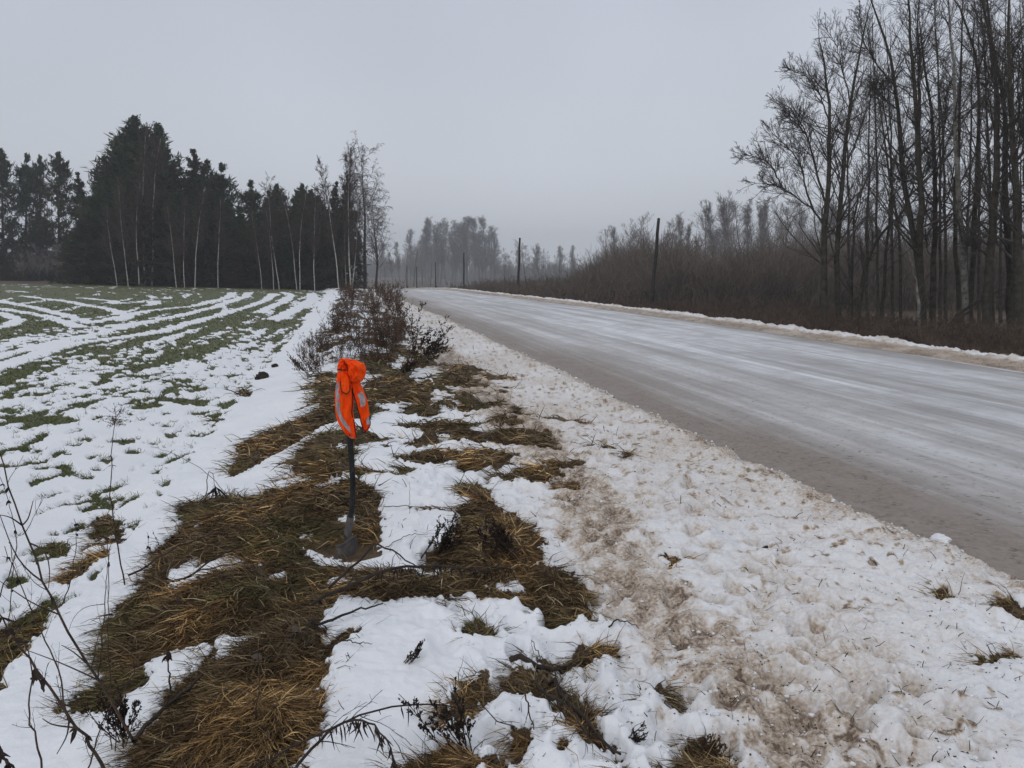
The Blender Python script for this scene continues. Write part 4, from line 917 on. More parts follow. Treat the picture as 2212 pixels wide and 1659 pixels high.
# tall single stalks, each followed along its own stem
def stalk(name, label, pts, d0, d1, r, side=None, leaves=(), seed=0, plume=None, m='stalk', twigs=0, group='single dry stalks in the foreground', cat='dry plant', tl=.25):
    g = np.random.default_rng(seed); n_ = len(pts); ds = np.linspace(d0, d1, n_)
    P = np.array([at(a, b, d) for (a, b), d in zip(pts, ds)]); P = resample(P, 18)
    base = P[0].copy(); P[1:-1] += g.normal(0, .0025, (16, 3)); P = P - base
    root = empty(name, tuple(base), label, cat, group)
    R = np.linspace(1, .35, 18) * r; Pk = [tubes(P[None], R[None], 6)]
    lines = [P]
    for s in (side or []):
        dq = np.interp(s[0][1], [pts[-1][1], pts[0][1]] if pts[-1][1] < pts[0][1] else [pts[0][1], pts[-1][1]], [d1, d0] if pts[-1][1] < pts[0][1] else [d0, d1])
        q = np.array([at(a, b, dq - .03 * i) for i, (a, b) in enumerate(s)]); q = resample(q, 8) - base
        j = np.argmin(np.linalg.norm(P - q[0], axis=1)); q += (P[j] - q[0]) * np.linspace(1, 0, 8)[:, None]
        Pk.append(tubes(q[None], (np.linspace(1, .4, 8) * r * .55)[None], 5)); lines.append(q)
    if twigs:
        C, Rc = spawn(P[None], R[None], twigs, .2, .97, .08 * tl / .25, .22 * tl / .25, .4, .9, 6, .2, .1, .45, r * .25, g); Pk.append(tubes(C, Rc, 4))
        C2_, Rc2 = spawn(C, Rc, 3, .3, 1, .2, .5, .4, .9, 4, .1, .12, .6, r * .2, g); Pk.append(tubes(C2_, Rc2, 3))
    mesh('stem', Pk, M[m], root)
    if plume:                                       # feathery seed head at the top
        c, sz, k_ = plume; n2 = 26; tp = P[-1]; k0 = P[-int(3 + 0)]
        B = tp + (k0 - tp) * g.uniform(0, c, (n2, 1)) * 1.
        D = np.stack([g.normal(0, 1, n2), g.normal(0, 1, n2), g.uniform(.1, 1.2, n2)], 1)
        Q = walk(B, D, g.uniform(.5, 1, n2) * sz, 6, -.4, .14, g, .9); Rq = np.linspace(.0012, .0006, 6)[None].repeat(n2, 0)
        q2, _ = spawn(Q, Rq, k_, .25, 1, .10, .3, .5, 1.2, 3, .2, .2, .5, .0005, g); V, F = ribbons(q2, np.array([.002, .0035, .001]), g)
        mesh('seed_head', [tubes(Q, Rq, 3), (V, F)], M['weed'], root)
    for (t, ln, wd) in leaves:                      # withered hanging leaves
        i = int(t * 17); b = P[i]; n3 = 3
        Q = walk(b + np.zeros((n3, 3)), np.stack([g.normal(0, .6, n3), g.normal(0, .3, n3), g.uniform(-1, -.2, n3)], 1), g.uniform(.6, 1, n3) * ln, 6, -.5, .25, g)
        V, F = ribbons(Q, np.array([.2, .8, 1, .8, .5, .1]) * wd, g); mesh('leaf', [(V, F)], M['leaf'], root)
    return root
def C7(p): return [(.5113 * a, 810.7 + .5113 * b) for a, b in p]
def C13(p): return [(256 + .3827 * a, 1024 + .3827 * b) for a, b in p]
def C8(p): return [(512 + .4244 * a, 1152 + .4244 * b) for a, b in p]
stalk('goldenrod', 'tall dry goldenrod with feathery seed head on the field edge', C7([(527,885),(500,740),(478,600),(465,450),(470,350),(480,230),(490,165)]), 4.35, 4.3, .0042, seed=1, plume=(.6, .115, 7), leaves=[(.35,.03,.004),(.42,.035,.004),(.5,.03,.004),(.56,.035,.004),(.62,.035,.004),(.68,.03,.004),(.74,.04,.004),(.8,.04,.004)])
stalk('weed_stalk', 'long bare stalk slanting up left from the grass bank, with thin side twigs', C7([(572,1560),(470,1370),(400,1260),(280,1080),(230,980),(180,840),(110,690),(60,540),(-10,300)]), 2.6, 2.5, .0052,
      side=[C7([(180,840),(120,810),(60,740),(0,590)]), C7([(230,980),(130,950),(0,870)]), C7([(110,690),(180,720),(210,800),(205,900)]), C7([(60,600),(100,590),(140,530)]), C7([(85,640),(40,600),(0,590)]), C7([(400,1300),(250,1220),(110,1160)]), C7([(430,1210),(330,1160),(260,1140)])], seed=2, twigs=5, leaves=[(.55,.03,.006),(.7,.02,.005),(.92,.03,.006)])
stalk('weed_stalk', 'thick dark stalk with withered black leaves slanting up left at bottom left', C7([(442,1670),(390,1560),(300,1460),(200,1310),(120,1190),(30,1060),(-20,990)]), 2.3, 2.1, .0055,
      side=[C7([(300,1470),(210,1470),(180,1450)]), C7([(300,1460),(290,1530),(240,1600)])], seed=3, twigs=5, leaves=[(.85,.045,.014),(.9,.04,.012),(.7,.06,.014),(.66,.06,.014),(.62,.05,.012),(.35,.05,.014),(.25,.03,.012),(.98,.05,.014),(.95,.04,.012)])
stalk('weed_stalk', 'short thick stalk cut by the bottom left corner', C7([(60,1690),(20,1620),(-10,1560),(-40,1520)]), 2.2, 2.1, .006, seed=4, leaves=[(.3,.05,.018),(.6,.05,.018),(.8,.06,.016)])
stalk('weed_stalk', 'thin straight vertical stalk rising from the snow left of the grass bank', C7([(415,1280),(430,1130),(445,960),(460,770),(462,740)]), 3.2, 3.2, .003, side=[C7([(440,960),(350,970),(300,1030),(290,1080)]), C7([(445,1040),(390,1030),(340,1050)])], seed=5)
stalk('weed_stalk', 'curved weed stalk with dark knobbly tip in the snow left of the tall goldenrod', C7([(258,975),(300,870),(320,750),(325,660),(312,605)]), 3.9, 3.9, .0032, seed=6, leaves=[(.93,.03,.012),(.97,.03,.012),(.88,.03,.01)], twigs=1)
stalk('weed_stalk', 'thin curved stalk rising from the snow with tiny buds in the left edge', C7([(35,1080),(50,900),(60,780),(40,700),(20,640),(0,590)]), 3.3, 3.2, .0022, seed=7, twigs=4, leaves=[(.4,.012,.006),(.6,.012,.006),(.8,.012,.006)])
stalk('arching_stem', 'stem bent over with a hanging black seed tuft at the top of the grass bank', C7([(870,545),(873,460),(880,405),(892,400),(905,440),(915,490)]), 4.55, 4.5, .0032, seed=8, leaves=[(.95,.10,.014),(.97,.11,.013),(.99,.12,.012),(.9,.06,.01),(.99,.10,.014)])
stalk('arching_stem', 'long thin twig arching left from the grass bank over the snow', C7([(1000,560),(930,470),(870,410),(780,350),(700,318),(640,302)]), 4.7, 4.9, .0022, seed=9, twigs=3, tl=.12)
stalk('weed_stalk', 'dark stick with curly black top standing in the lower snow strip', C7([(728,1425),(722,1330),(715,1260),(708,1205),(700,1150)]), 3.0, 3.0, .0052, seed=10, leaves=[(.95,.05,.012),(.98,.05,.014),(.9,.04,.012)], twigs=3, tl=.2)
stalk('weed_stalk', 'brown upright stalk in the middle of the grass bank at the bottom', C13([(755,1690),(775,1450),(790,1250),(795,980)]), 2.55, 2.5, .0042, seed=11, m='stalk')
stalk('weed_stalk', 'dark slanting stalk right of the brown upright stalk', C13([(1150,1640),(1000,1380),(920,1210),(890,1140)]), 2.6, 2.7, .0038, seed=12, twigs=2, tl=.15)
stalk('weed_sprig', 'small budded sprig at the left edge of the grass bank', C13([(238,470),(225,400),(205,350),(192,318)]), 4.0, 4.0, .0018, seed=13, twigs=4, leaves=[(.5,.015,.006),(.8,.015,.006),(.98,.015,.006)], tl=.2)
stalk('grass_stem', 'upright brown stem at the left edge of the straw mound right of the shovel', [(885, 1130), (885, 1080), (884, 1040)], 5.0, 5.0, .0022, seed=14)
stalk('twig', 'thin upright twig standing in the snow at the right of the brown heap', C8([(1555,800),(1553,700),(1540,620),(1498,545)]), 3.05, 3.05, .0042, seed=15)
stalk('twig', 'short stick standing in snow beside the small brown tuft', [(1425+12, 1498), (1434+4, 1480)], 3.0, 3.0, .004, seed=16)

for q_, (pp_, d_, r_, tw_) in enumerate((
    ([(0, 1290), (40, 1180), (20, 1090), (0, 1030)], 3.0, .0024, 4), ([(150, 1560), (120, 1430), (60, 1300), (10, 1180)], 2.6, .0030, 5),
    ([(250, 1600), (232, 1400), (236, 1250), (228, 1130)], 2.8, .0026, 5), ([(90, 1659), (60, 1540), (70, 1420), (30, 1330)], 2.3, .0032, 5),
    ([(330, 1330), (310, 1240), (322, 1180), (318, 1150)], 3.7, .0018, 4), ([(180, 1700), (220, 1560), (280, 1470), (300, 1420)], 2.4, .003, 4))):
    lb_ = ('thin budded stem at the left edge above the corner grass', 'thin leaning stem crossing the snow left of the bare slanting stalk', 'fine upright stem in the snow strip at lower left',
           'fine stem rising from the bottom left corner', 'tiny fine stem at the left border of the grass bank', 'thin stem leaning right near the bottom left corner')[q_]
    stalk('weed_stalk', lb_, pp_, d_, d_ - .05, r_, seed=60 + q_, twigs=tw_, leaves=[(.6, .02, .008), (.85, .025, .008), (.97, .02, .008)], tl=.28)
def lying(name, label, pts, r, lift=.03, seed=0, twigs=0, group='fallen branches and stems on the verge', droopers=0, m='twig', arch=0., cat='branch'):
    g = np.random.default_rng(seed); q = G(pts) * (CAM_H - lift - .6 * arch) / CAM_H; q = resample(q, 16); z = gz(q[:, 0], q[:, 1])
    zz = np.maximum(np.convolve(np.pad(z, 2, 'edge'), np.ones(5) / 5, 'valid'), z - .005) + lift + arch * np.sin(np.linspace(0, PI, 16))
    # lifting moves a point towards the viewer's eye: keep it over the same stretch of ground
    P = np.column_stack([q, zz]); P[1:-1] += g.normal(0, .003, (14, 3)); base = P[0].copy(); P -= base
    root = empty(name, tuple(base), label, cat, group); R = np.linspace(1, .4, 16) * r; Pk = [tubes(P[None], R[None], 6)]
    if twigs:
        C, Rc = spawn(P[None], R[None], twigs, .15, .98, .1, .26, .3, .8, 6, -.2, .1, .5, .0014, g)
        C2_, Rc2 = spawn(C, Rc, 3, .3, 1, .2, .5, .4, .9, 4, -.1, .15, .6, .001, g); Pk += [tubes(C, Rc, 4), tubes(C2_, Rc2, 3)]
    mesh('stem', Pk, M[m], root)
    if droopers:
        n3 = droopers; t = g.uniform(.25, 1, n3) * 15; i = np.minimum(t.astype(int), 14); b = P[i] + (P[i + 1] - P[i]) * (t - i)[:, None]
        Q = walk(b, np.stack([g.normal(0, .25, n3), g.normal(0, .25, n3), -np.ones(n3)], 1), g.uniform(.02, .07, n3), 4, 0, .15, g)
        V, F = ribbons(Q, np.array([.3, 1, .8, .2]) * .006, g); mesh('leaf', [(V, F)], M['leaf'], root)
    return root
lying('fallen_branch', 'long dark fallen branch with hanging black leaves lying right of the grass bank', C8([(380,350),(560,320),(780,260),(1000,240),(1200,230),(1400,190)]), .0085, .09, 21, 9, droopers=80, arch=.06)
lying('fallen_branch', 'dark branch crossing just above the long one, its tip pointing at the straw mound', C8([(470,300),(640,210),(760,185),(930,185)]), .007, .09, 22, 4, arch=.06)
lying('fallen_branch', 'dark branch crossing the grass bank end, tip sticking out over clean snow', C8([(380,520),(500,480),(620,445),(745,410)]), .007, .03, 23, 2)
lying('fallen_branch', 'long straight brown stem lying from the grass bank edge up to the shovel', C13([(60,600),(300,470),(480,400),(700,340),(985,300)]) , .006, .09, 24, 1, m='stalk')
lying('fallen_branch', 'dark slanting stem across the small snow gap in the grass bank', C13([(280,720),(400,600),(560,500),(720,420),(960,310)]), .0065, .08, 25, 1)
lying('fallen_branch', 'curved brown stem arching over the middle of the grass bank', C13([(330,720),(500,650),(700,625),(880,660),(925,760)]), .004, .04, 26, 1, m='stalk', arch=.04)
lying('fallen_branch', 'dark forked stick in the shaded middle of the grass bank', C13([(1060,1010),(1090,900),(1130,830)]), .005, .04, 27, 1)
lying('fallen_branch', 'thick dark stem lying along the lower left side of the grass bank', C13([(90,1560),(250,1390),(420,1240),(560,1090)]), .009, .09, 28, 3)
lying('fallen_branch', 'long pale brown stem crossing the bottom of the grass bank', C13([(130,1600),(400,1500),(700,1330),(960,1230)]), .004, .05, 29, 1, m='stalk')
lying('fallen_branch', 'thorny twig arching over the clean snow at the bottom', C8([(60,1190),(300,1110),(500,1070),(700,1000),(900,960),(1150,945),(1415,960)]), .0042, .05, 30, 6, droopers=7, arch=.06)
lying('fallen_fern', 'dark drooping fern-like stem with hanging leaves at the bottom edge', C8([(300,1190),(420,1120),(540,1060),(630,1035),(720,1080),(830,1180)]), .005, .06, 31, 3, droopers=60, arch=.07, cat='dry plant')
lying('fallen_branch', 'rotten dark branch lying across the snow right of the reddish tuft', C8([(1390,700),(1520,720),(1680,680),(1850,620),(1950,640)]), .012, .015, 32, 6)
lying('fallen_branch', 'long dark branch running down right along the bottom brown heap', C8([(1545,740),(1640,840),(1740,970),(1830,1080),(1950,1200)]), .010, .04, 33, 7)
lying('fallen_branch', 'second dark branch beside the long one on the bottom brown heap', C8([(1500,800),(1600,900),(1700,1010),(1800,1130)]), .006, .05, 34, 5)
lying('fallen_branch', 'thin brown stick lying on the left of the bottom brown heap', C8([(1380,790),(1440,880),(1490,960),(1510,1080)]), .0042, .06, 35, 1, m='stalk')
lying('fallen_reed', 'long thin straight stem lying on snow between shovel and straw mound', [(830, 1105), (900, 1104), (972, 1103)], .003, .02, 36, 0, m='stalk')
lying('fallen_reed', 'thin stem lying on snow just below the shovel level', [(832, 1168), (880, 1170), (925, 1163)], .0028, .015, 37, 0, m='stalk')
lying('fallen_branch', 'small forked twig on the snow right of the clean patch', C8([(1890,555),(1960,530),(2045,510)]), .004, .015, 38, 2)
lying('fallen_branch', 'thin twig lying at the edge of the grass bank on clean snow', C8([(520,600),(600,610),(690,618)]), .003, .015, 39, 2)
lying('fallen_branch', 'bent twig arching above snow behind the vest on the right', [(905, 1085-140), (940, 935), (985, 950), (1000, 965)], .004, .03, 40, 1, arch=.06)

# loose straw on top of the matted bank
def loose_straw():
    g = np.random.default_rng(91)
    x, y, z, _ = scatter(46000, 2.1, 9, lambda x, y, r: (r[4] > .04) & (x - Lf(y) < -.4), g=g)
    n = len(x); sel = g.random(n) < .25; x, y, z = x[sel], y[sel], z[sel]; n = len(x)
    an = -2.3 + 1.5 * fbm(x * 1.5, y * 1.5, 2, 5) + g.normal(0, .7, n); el = g.uniform(.05, .7, n)
    P = walk(np.stack([x, y, z + .004], 1), np.stack([np.cos(an) * np.cos(el), np.sin(an) * np.cos(el), np.sin(el)], 1), g.uniform(.10, .30, n), 6, -1.2, .12, g)
    P[:, :, 2] = np.maximum(P[:, :, 2], z[:, None] + .012)
    V, F = tubes(P, np.linspace(.0013, .0007, 6)[None].repeat(n, 0) * g.uniform(.7, 1.3, (n, 1)), 3)
    c = palette([(.05, .032, .018), (.13, .085, .04), (.24, .16, .08), (.34, .25, .14), (.13, .06, .035)], n, [4, 3, 2, .7, 1])
    tag(mesh('loose_straw', [(V, F)], M['blade'], attrs=dict(col=np.repeat(c, 18, 0))), 'loose bent straws and thin twigs strewn over the matted grass', 'straw', kind='stuff')
loose_straw()

def crumbs(name, n, keep, r0, r1, m, label, cat, seed, y1=16, sink=.3, edge=None):
    g = np.random.default_rng(seed); x, y, z, _ = scatter(n, 2.2, y1, keep, g=g)
    if edge: 
        yy = 1 / g.uniform(1 / 30, 1 / 2.6, edge); xx = Lf(yy) - np.abs(g.normal(0, .13, edge)) + .06; zz = np.maximum(land(xx, yy)[0], -.04); x, y, z = np.r_[x, xx], np.r_[y, yy], np.r_[z, zz]
    n = len(x); t = (1 + 5 ** .5) / 2
    B = norm(np.array([(-1,t,0),(1,t,0),(-1,-t,0),(1,-t,0),(0,-1,t),(0,1,t),(0,-1,-t),(0,1,-t),(t,0,-1),(t,0,1),(-t,0,-1),(-t,0,1)]))
    Fi = np.array([(0,11,5),(0,5,1),(0,1,7),(0,7,10),(0,10,11),(1,5,9),(5,11,4),(11,10,2),(10,7,6),(7,1,8),(3,9,4),(3,4,2),(3,2,6),(3,6,8),(3,8,9),(4,9,5),(2,4,11),(6,2,10),(8,6,7),(9,8,1)])
    rr = g.uniform(0, 1, n) ** 2.5 * (r1 - r0) + r0; rr *= np.clip(y / 5, .8, 2)
    V = B[None] * (rr[:, None, None]) * g.uniform(.55, 1.45, (n, 12, 1)) * g.uniform(.6, 1.3, (n, 1, 3)) * np.array([1, 1, .6]); V += np.stack([x, y, z + rr * sink], 1)[:, None]
    F = (Fi[None] + np.arange(n)[:, None, None] * 12).reshape(-1, 3)
    tag(mesh(name, [(V.reshape(-1, 3), F)], m), label, cat, kind='stuff')
crumbs('snow_crumbs', 9000, lambda x, y, r: (x - Lf(y) < 0) & (x - Lf(y) > -3.0) & (r[4] < -.02) & (rng.random(len(x)) < .5), .002, .013, M['snowy'], 'crumbs of trodden snow strewn over the verge', 'snow crumbs', 5, edge=1500)
crumbs('grit', 26000, lambda x, y, r: (x - Lf(y) < .9) & (x - Lf(y) > -2.6) & (r[4] < -.02) & (rng.random(len(x)) < .13 + .5 * r[2]), .001, .0065, M['grit'], 'dark grit and bits of earth scattered on the snow and road margin', 'grit', 6, sink=.1, edge=500)
def litter():
    g = np.random.default_rng(95)
    x, y, z, _ = scatter(30000, 2.1, 8, lambda x, y, r: (r[4] > .03) & (x - Lf(y) < -.6) & (fbm(x * 2, y * 2, 2, 401) > .05), g=g)
    sel = g.random(len(x)) < .14; x, y, z = x[sel], y[sel], z[sel]; n = len(x); a = g.uniform(0, 2 * PI, n)
    P = walk(np.stack([x, y, z + .012], 1), np.stack([np.cos(a), np.sin(a), g.uniform(-.1, .6, n)], 1), g.uniform(.025, .07, n), 5, -.6, .22, g)
    V, F = ribbons(P, np.array([.15, .8, 1, .75, .1]) * g.uniform(.012, .030, (n, 1)), g)
    c = palette([(.05, .038, .030), (.10, .078, .062), (.17, .14, .12), (.12, .06, .035)], n, [3, 3, 1.4, 1])
    tag(mesh('leaf_litter', [(V, F)], M['blade'], attrs=dict(col=np.repeat(c, 10, 0))), 'wet brown and grey dead leaves caught in the matted grass', 'leaf litter', kind='stuff')
litter()

# ------------------------------------------------------------------ clods and lumps
def lump(name, X, Y, r, label, cat, m, seed, flat=.6, group=None):
    import bmesh
    bm = bmesh.new(); bmesh.ops.create_icosphere(bm, subdivisions=4, radius=1)
    for v in bm.verts:
        c = v.co; a, b = math.atan2(c.y, c.x), c.z
        q = float(fbm(np.array([c.x * 1.6 + seed]), np.array([c.y * 1.6 + c.z * 1.3]), 3, seed)[0])
        v.co = c * (1 + .45 * q) * r; v.co.z *= flat
    me = bpy.data.meshes.new(name); bm.to_mesh(me); bm.free(); me.materials.append(m)
    for p in me.polygons: p.use_smooth = True
    o = bpy.data.objects.new(name, me); COL.objects.link(o); p = on(X, Y); o.location = (p[0], p[1], gz1(p[0], p[1]) + r * flat * .3); return tag(o, label, cat, group)
lump('soil_clod', 566, 822, .11, 'larger dark clod of earth lying on the snow at the field edge', 'clod', M['soil'], 4, .8)
lump('soil_clod', 594, 798, .06, 'smaller dark clod of earth just beyond the larger one', 'clod', M['soil'], 5, .8)
lump('snow_lump', 1270, 828, .045, 'small white lump of snow at the brown edge of the road', 'snow lump', M['snowy'], 6)
lump('snow_lump', 2030, 1215, .05, 'white lump of snow on the verge near the road edge', 'snow lump', M['snowy'], 7)
lump('soil_clod', 1605, 1243, .028, 'small brown clod on the verge snow right of the orange tuft', 'clod', M['soil'], 8)
lump('soil_clod', 1655, 1192, .02, 'tiny brown clod on the verge snow nearer the road', 'clod', M['soil'], 9)

# ------------------------------------------------------------------ shovel with the orange vest hung over its grip
def C1(a, b): return 665.7 + .2983 * a, 733.9 + .2983 * b
D0 = 4.56
def v1(a, b, dy=0.):                     # crop coordinates to a point at the shovel, dy metres behind
    return at(*C1(a, b), D0 + dy)
foot = v1(330, 1545)
shovel = empty('shovel', (float(foot[0]), D0, gz1(foot[0], D0)), 'old shovel with black handle stuck upright in the grass bank', 'shovel')
SB = np.array(shovel.location)
hp = resample([v1(281, 1425, -.0), v1(290, 1370), v1(304, 1300), v1(318, 1220), v1(325, 1130), v1(322, 1000), v1(312, 850), v1(302, 700), v1(297, 500), v1(293, 260)], 40) - SB
hr = np.full(40, .0160); hr[:6] = np.linspace(.0185, .0168, 6); hr[24:27] = (.0168, .0172, .0168)
mesh('handle', [tubes(hp[None], hr[None], 16)], M['hand'], shovel)
def grip():
    top = hp[-1]; a = np.linspace(0, PI, 14); P = np.stack([np.cos(a) * .055, 0 * a, np.sin(a) * .03], 1) + top
    P2 = np.stack([np.array([-.055, 0, 0]), np.array([0, 0, -.004]), np.array([.055, 0, 0])]) + top
    mesh('grip', [tubes(P[None], np.full((1, 14), .013), 10), tubes(P2[None], np.full((1, 3), .014), 10)], M['hand'], shovel)
grip()
def blade():
    nu, nv = 17, 22; yaw = math.radians(56); tilt = math.radians(9)
    V = []
    for j in range(nv):
        v = j / (nv - 1); half = .084 * (1 if v < .62 else math.sqrt(max(0.0, 1 - ((v - .62) / .40) ** 2.6)) * .98 + .02)
        for i in range(nu):
            u = -1 + 2 * i / (nu - 1)
            sh = .018 * (1 - abs(u)) ** 1.2 * (1 - min(v / .12, 1))          # shoulders slope up to the socket
            roll = .012 * (1 - min(v / .05, 1))                                # rolled tread at the top edge
            X_ = u * half; Z_ = -v * .27 + sh; Y_ = .030 * u * u - .012 * v - roll
            V.append((X_, Y_, Z_))
    V = np.array(V); a = np.arange(nv - 1)[:, None] * nu + np.arange(nu - 1)
    F = np.stack([a, a + 1, a + nu + 1, a + nu], -1).reshape(-1, 4)
    c, s = math.cos(yaw), math.sin(yaw); ct, st = math.cos(tilt), math.sin(tilt)
    V = V @ np.array([[1, 0, 0], [0, ct, st], [0, -st, ct]]); V = V @ np.array([[c, s, 0], [-s, c, 0], [0, 0, 1]])
    Rl = math.radians(16); cr, sr = math.cos(Rl), math.sin(Rl); V = V @ np.array([[cr, 0, sr], [0, 1, 0], [-sr, 0, cr]])
    V = V + (v1(300, 1425) - SB) + np.array([-.002, 0, -.020])
    o = mesh('blade', [(V, F)], M['iron'], shovel); md = o.modifiers.new('thick', 'SOLIDIFY'); md.thickness = .003
    a_ = hp[:5].copy(); k0 = v1(300, 1470) - SB; P = np.stack([k0, v1(288, 1435) - SB, hp[1], hp[3], hp[5]])
    mesh('socket', [tubes(P[None], np.array([[.006, .017, .0215, .0212, .0208]]), 14)], M['iron'], shovel)
blade()

vroot_p = v1(297, 250)
vest = empty('safety_vest', tuple(vroot_p), 'bright orange safety vest with grey stripes hung over the top of the shovel', 'vest')
VB = vroot_p
def drape(ctr, half, dep, dy, seed, nu=72, wr=.006, cap=True):
    """closed cloth tube; ctr [(a,b)], half widths (crop px), dep half depth in metres, dy depth offset"""
    nv = 46; g_ = seed; t = np.linspace(0, 1, nv); k = np.linspace(0, 1, len(ctr))
    ca = np.interp(t, k, [c[0] for c in ctr]); cb = np.interp(t, k, [c[1] for c in ctr]); hw = np.interp(t, k, half); dp = np.interp(t, k, dep); yy = np.interp(t, k, dy) if hasattr(dy, '__len__') else np.full(nv, dy)
    for arr in (ca, hw, dp):
        for _ in range(3): arr[1:-1] = .5 * arr[1:-1] + .25 * (arr[2:] + arr[:-2])
    px = .000776 * D0 / 4.6
    Pc = np.array([v1(a, b) for a, b in zip(ca, cb)]); an = np.arange(nu) * 2 * PI / nu
    A, T_ = np.meshgrid(an, t)
    wrk = 1.2 * fbm(np.cos(A) * 2.6 + 5 + np.sin(A), T_ * 5.5 + np.sin(A) * 1.3, 4, seed, .6) + .8 * np.sin(A * 3 + T_ * 3.0 + seed) * .5 + 1.3 * (1 - np.abs(vn(np.cos(A) * 2.4 + T_ * 3 + 4, T_ * 3.5 + np.sin(A), seed + 9))) ** 4 - .8 * (1 - np.abs(vn(np.cos(A) * 3.4 - T_ * 4 + 9, T_ * 4.5, seed + 19))) ** 4
    edge = 1 - .0 * T_
    X_ = Pc[:, 0][:, None] + (hw * px)[:, None] * np.cos(A) * (1 + .05 * wrk)
    Y_ = Pc[:, 1][:, None] + yy[:, None] - (dp[:, None] * np.sign(np.sin(A)) * np.abs(np.sin(A)) ** .8) * (1 + .24 * wrk) - wr * wrk * np.clip(np.sin(A), 0, 1)
    Z_ = Pc[:, 2][:, None] + .003 * wrk
    return np.stack([X_, Y_, Z_], -1) - VB
def grid_mesh(Gd, closed=True):
    nv, nu, _ = Gd.shape; i = np.arange(nv - 1)[:, None] * nu; j = np.arange(nu if closed else nu - 1); j2 = (j + 1) % nu
    F = np.stack([i + j, i + j2, i + nu + j2, i + nu + j], -1).reshape(-1, 4)
    return Gd.reshape(-1, 3), F
def capped(Gd):
    V, F = grid_mesh(Gd); nu = Gd.shape[1]; parts = [(V, F)]
    for row in (0, -1):
        r = Gd[row]; c = r.mean(0); Vc = np.vstack([r, c]); j = np.arange(nu); parts.append((Vc, np.stack([j, (j + 1) % nu, np.full(nu, nu)], -1)))
    return parts
def along(Gd, pts, r, closed=False, off=.0015):
    """tube that follows (u index, v index) points lying on a drape"""
    P = []
    nv, nu, _ = Gd.shape; cen = Gd.mean(1)
    for u, v in pts:
        v = min(max(v, 0), nv - 1.001); i = int(v); f = v - i; j = int(math.floor(u)) % nu; h = u - math.floor(u); j2 = (j + 1) % nu
        p = (Gd[i, j] * (1 - h) + Gd[i, j2] * h) * (1 - f) + (Gd[i + 1, j] * (1 - h) + Gd[i + 1, j2] * h) * f
        c = cen[i] * (1 - f) + cen[i + 1] * f; o_ = p - c; o_ /= np.linalg.norm(o_) + 1e-9; P.append(p + o_ * off + np.array([0, -off, 0]))
    return tubes(np.array(P)[None], np.full((1, len(P)), r), 6)
def patch(Gd, u0, u1, v0, v1_, name, off=.0022, n=26, k=7):
    """strip lying on a drape; u0/u1/v0/v1_ lists or scalars along the strip"""
    nv, nu, _ = Gd.shape; cen = Gd.mean(1); s = np.linspace(0, 1, n); I = lambda q: np.interp(s, np.linspace(0, 1, len(q)), q)
    a0, a1, b0, b1 = I(u0), I(u1), I(v0), I(v1_)
    P = np.zeros((n, k, 3))
    for x_ in range(n):
        for y_ in range(k):
            f = y_ / (k - 1); u = a0[x_] * (1 - f) + a1[x_] * f; v = min(max(b0[x_] * (1 - f) + b1[x_] * f, 0), nv - 1.001)
            i = int(v); fv = v - i; j = int(math.floor(u)) % nu; h = u - math.floor(u); j2 = (j + 1) % nu
            p = (Gd[i, j] * (1 - h) + Gd[i, j2] * h) * (1 - fv) + (Gd[i + 1, j] * (1 - h) + Gd[i + 1, j2] * h) * fv
            P[x_, y_] = p + np.array([0, -off, 0])
    V, F = grid_mesh(P, False); o = mesh(name, [(V, F)], M['tape'], vest); return o
# left panel, right panel, wrapped hood, small loop
def uu(x): return 72 * (math.acos(max(-1, min(1, x))) / (2 * PI))         # front side: sin>0
LP_ = drape([(258, 170), (262, 230), (268, 330), (268, 430), (264, 520), (278, 590), (300, 650), (328, 712)], [34, 46, 62, 68, 66, 62, 50, 22], [.03, .036, .04, .036, .03, .024, .018, .008], -.012, 3)
RP_ = drape([(330, 250), (345, 330), (372, 400), (392, 470), (410, 550), (418, 610), (415, 664)], [28, 34, 40, 38, 36, 34, 16], [.026, .03, .03, .024, .019, .015, .006], .004, 8)
HD_ = drape([(296, 140), (318, 152), (345, 175), (358, 210), (362, 250), (358, 285), (350, 302)], [24, 46, 60, 64, 58, 50, 22], [.018, .04, .056, .064, .064, .05, .02], -.028, 14)
HL_ = drape([(262, 138), (262, 150), (258, 180), (256, 215), (258, 232)], [22, 36, 41, 40, 24], [.02, .04, .048, .046, .03], -.006, 21)
LO_ = drape([(282, 240), (284, 280), (286, 320), (288, 355), (288, 382)], [12, 27, 32, 30, 10], [.006, .010, .010, .008, .004], -.062, 25, wr=.001)
FL_ = drape([(325, 560), (326, 620), (338, 670), (345, 706)], [16, 18, 16, 12], [.008, .010, .010, .005], -.034, 31, wr=.002)
mesh('cloth', capped(LP_) + capped(RP_) + capped(HD_) + capped(HL_) + capped(LO_) + capped(FL_), M['orange'], vest)
patch(LP_, [uu(-.97), uu(-.86), uu(-.62), uu(-.20), uu(.25)], [uu(-.62), uu(-.45), uu(-.20), uu(.25), uu(.72)], [11, 20, 30, 37.5, 41], [10.5, 19, 28, 35, 38], 'reflective_stripe')
patch(LP_, [uu(-.75), uu(0), uu(.8)], [uu(-.75), uu(0), uu(.8)], [43.2, 43.4, 43.6], [44.6, 44.8, 44.9], 'reflective_stripe')
patch(RP_, [uu(-.15), uu(.05), uu(-.1)], [uu(.85), uu(.95), uu(.7)], [14, 18, 24], [12, 17, 22.5], 'reflective_stripe')
patch(RP_, [uu(.30), uu(.35)], [uu(.97), uu(.97)], [33, 38], [30, 37], 'reflective_stripe')
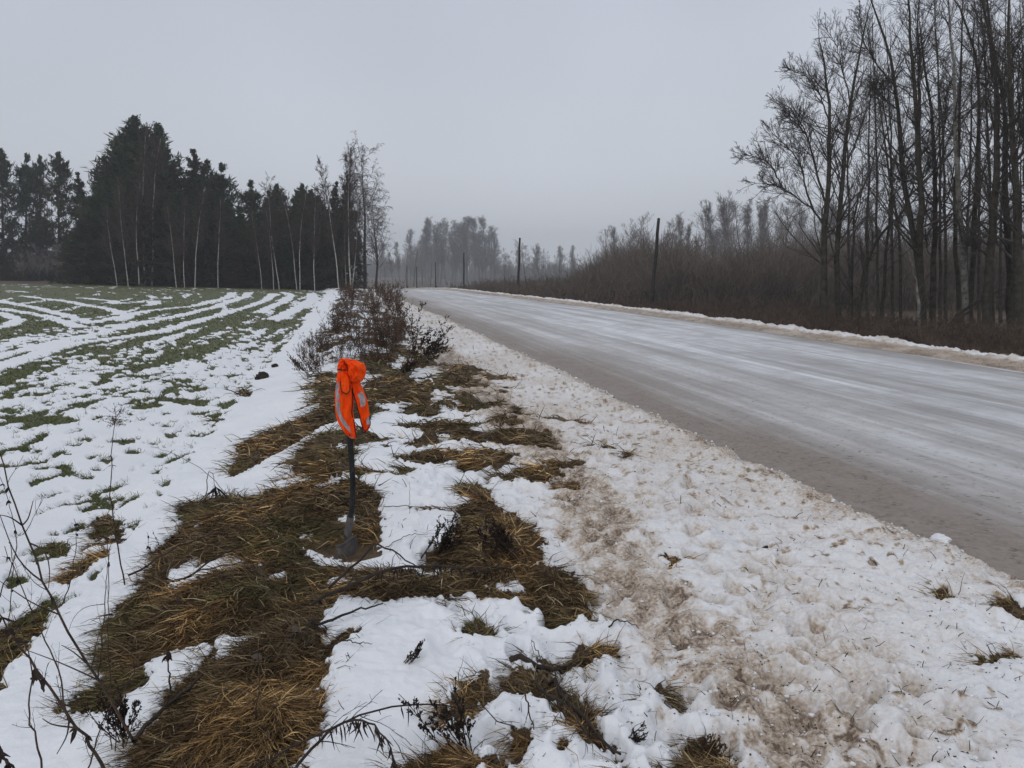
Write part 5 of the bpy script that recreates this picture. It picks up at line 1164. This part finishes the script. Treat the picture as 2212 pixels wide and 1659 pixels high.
patch(HL_, [uu(-.95), uu(0), uu(.8)], [uu(-.95), uu(0), uu(.8)], [34, 35.5, 36], [37.5, 39, 39.5], 'reflective_stripe')
al = lambda Gd, f, n=30: along(Gd, [f(i / (n - 1)) for i in range(n)], .0028)
mesh('piping', [al(HL_, lambda s: (uu(-.98 + 1.7 * s), 31.5 + 1.5 * s)), al(LP_, lambda s: (uu(.93 - .1 * s), 14 + 30 * s)), al(LP_, lambda s: (uu(.55 + .4 * s), 45 - 7 * s)),
    al(RP_, lambda s: (uu(-.72 - .2 * math.sin(s * PI)), 9 + 32 * s)), along(RP_, [(uu(-.95 + 1.9 * s), 41 + 3.4 * math.sin(PI * s)) for s in np.linspace(0, 1, 20)], .0028),
    al(RP_, lambda s: (uu(.97), 30 + 11 * s)), along(LO_, [(uu(-.97), 45 * .30 + 26 * s) for s in np.linspace(0, 1, 12)] + [(uu(-.97 + 1.94 * s), 39 + 5 * math.sin(PI * s)) for s in np.linspace(0, 1, 14)] + [(uu(.97), 38 - 16 * s) for s in np.linspace(0, 1, 10)], .0028),
    al(HD_, lambda s: (uu(-.93 + .1 * s), 3 + 20 * s)), al(FL_, lambda s: (uu(.93), 2 + 40 * s))], M['piping'], vest)

# ------------------------------------------------------------------ haze
def haze():
    m = bpy.data.materials.new('haze_air'); m.use_nodes = True; t = m.node_tree; t.nodes.clear()
    o = N(t, 'ShaderNodeOutputMaterial'); v = N(t, 'ShaderNodeVolumePrincipled'); t.links.new(v.outputs[0], o.inputs['Volume'])
    v.inputs['Density'].default_value = HAZE; v.inputs['Color'].default_value = (.88, .92, .97, 1); v.inputs['Anisotropy'].default_value = .0
    a, b, z0, z1 = 1000, 1000, -12, 45
    V = np.array([(x, y, z) for z in (z0, z1) for y in (-b, b) for x in (-a, a)], float)
    F = np.array([(0, 2, 3, 1), (4, 5, 7, 6), (0, 1, 5, 4), (2, 6, 7, 3), (0, 4, 6, 2), (1, 3, 7, 5)])
    tag(mesh('haze', [(V, F)], m, smooth=False), 'thin winter mist filling the air', 'haze', kind='stuff')
HAZE = 0.0009
haze()
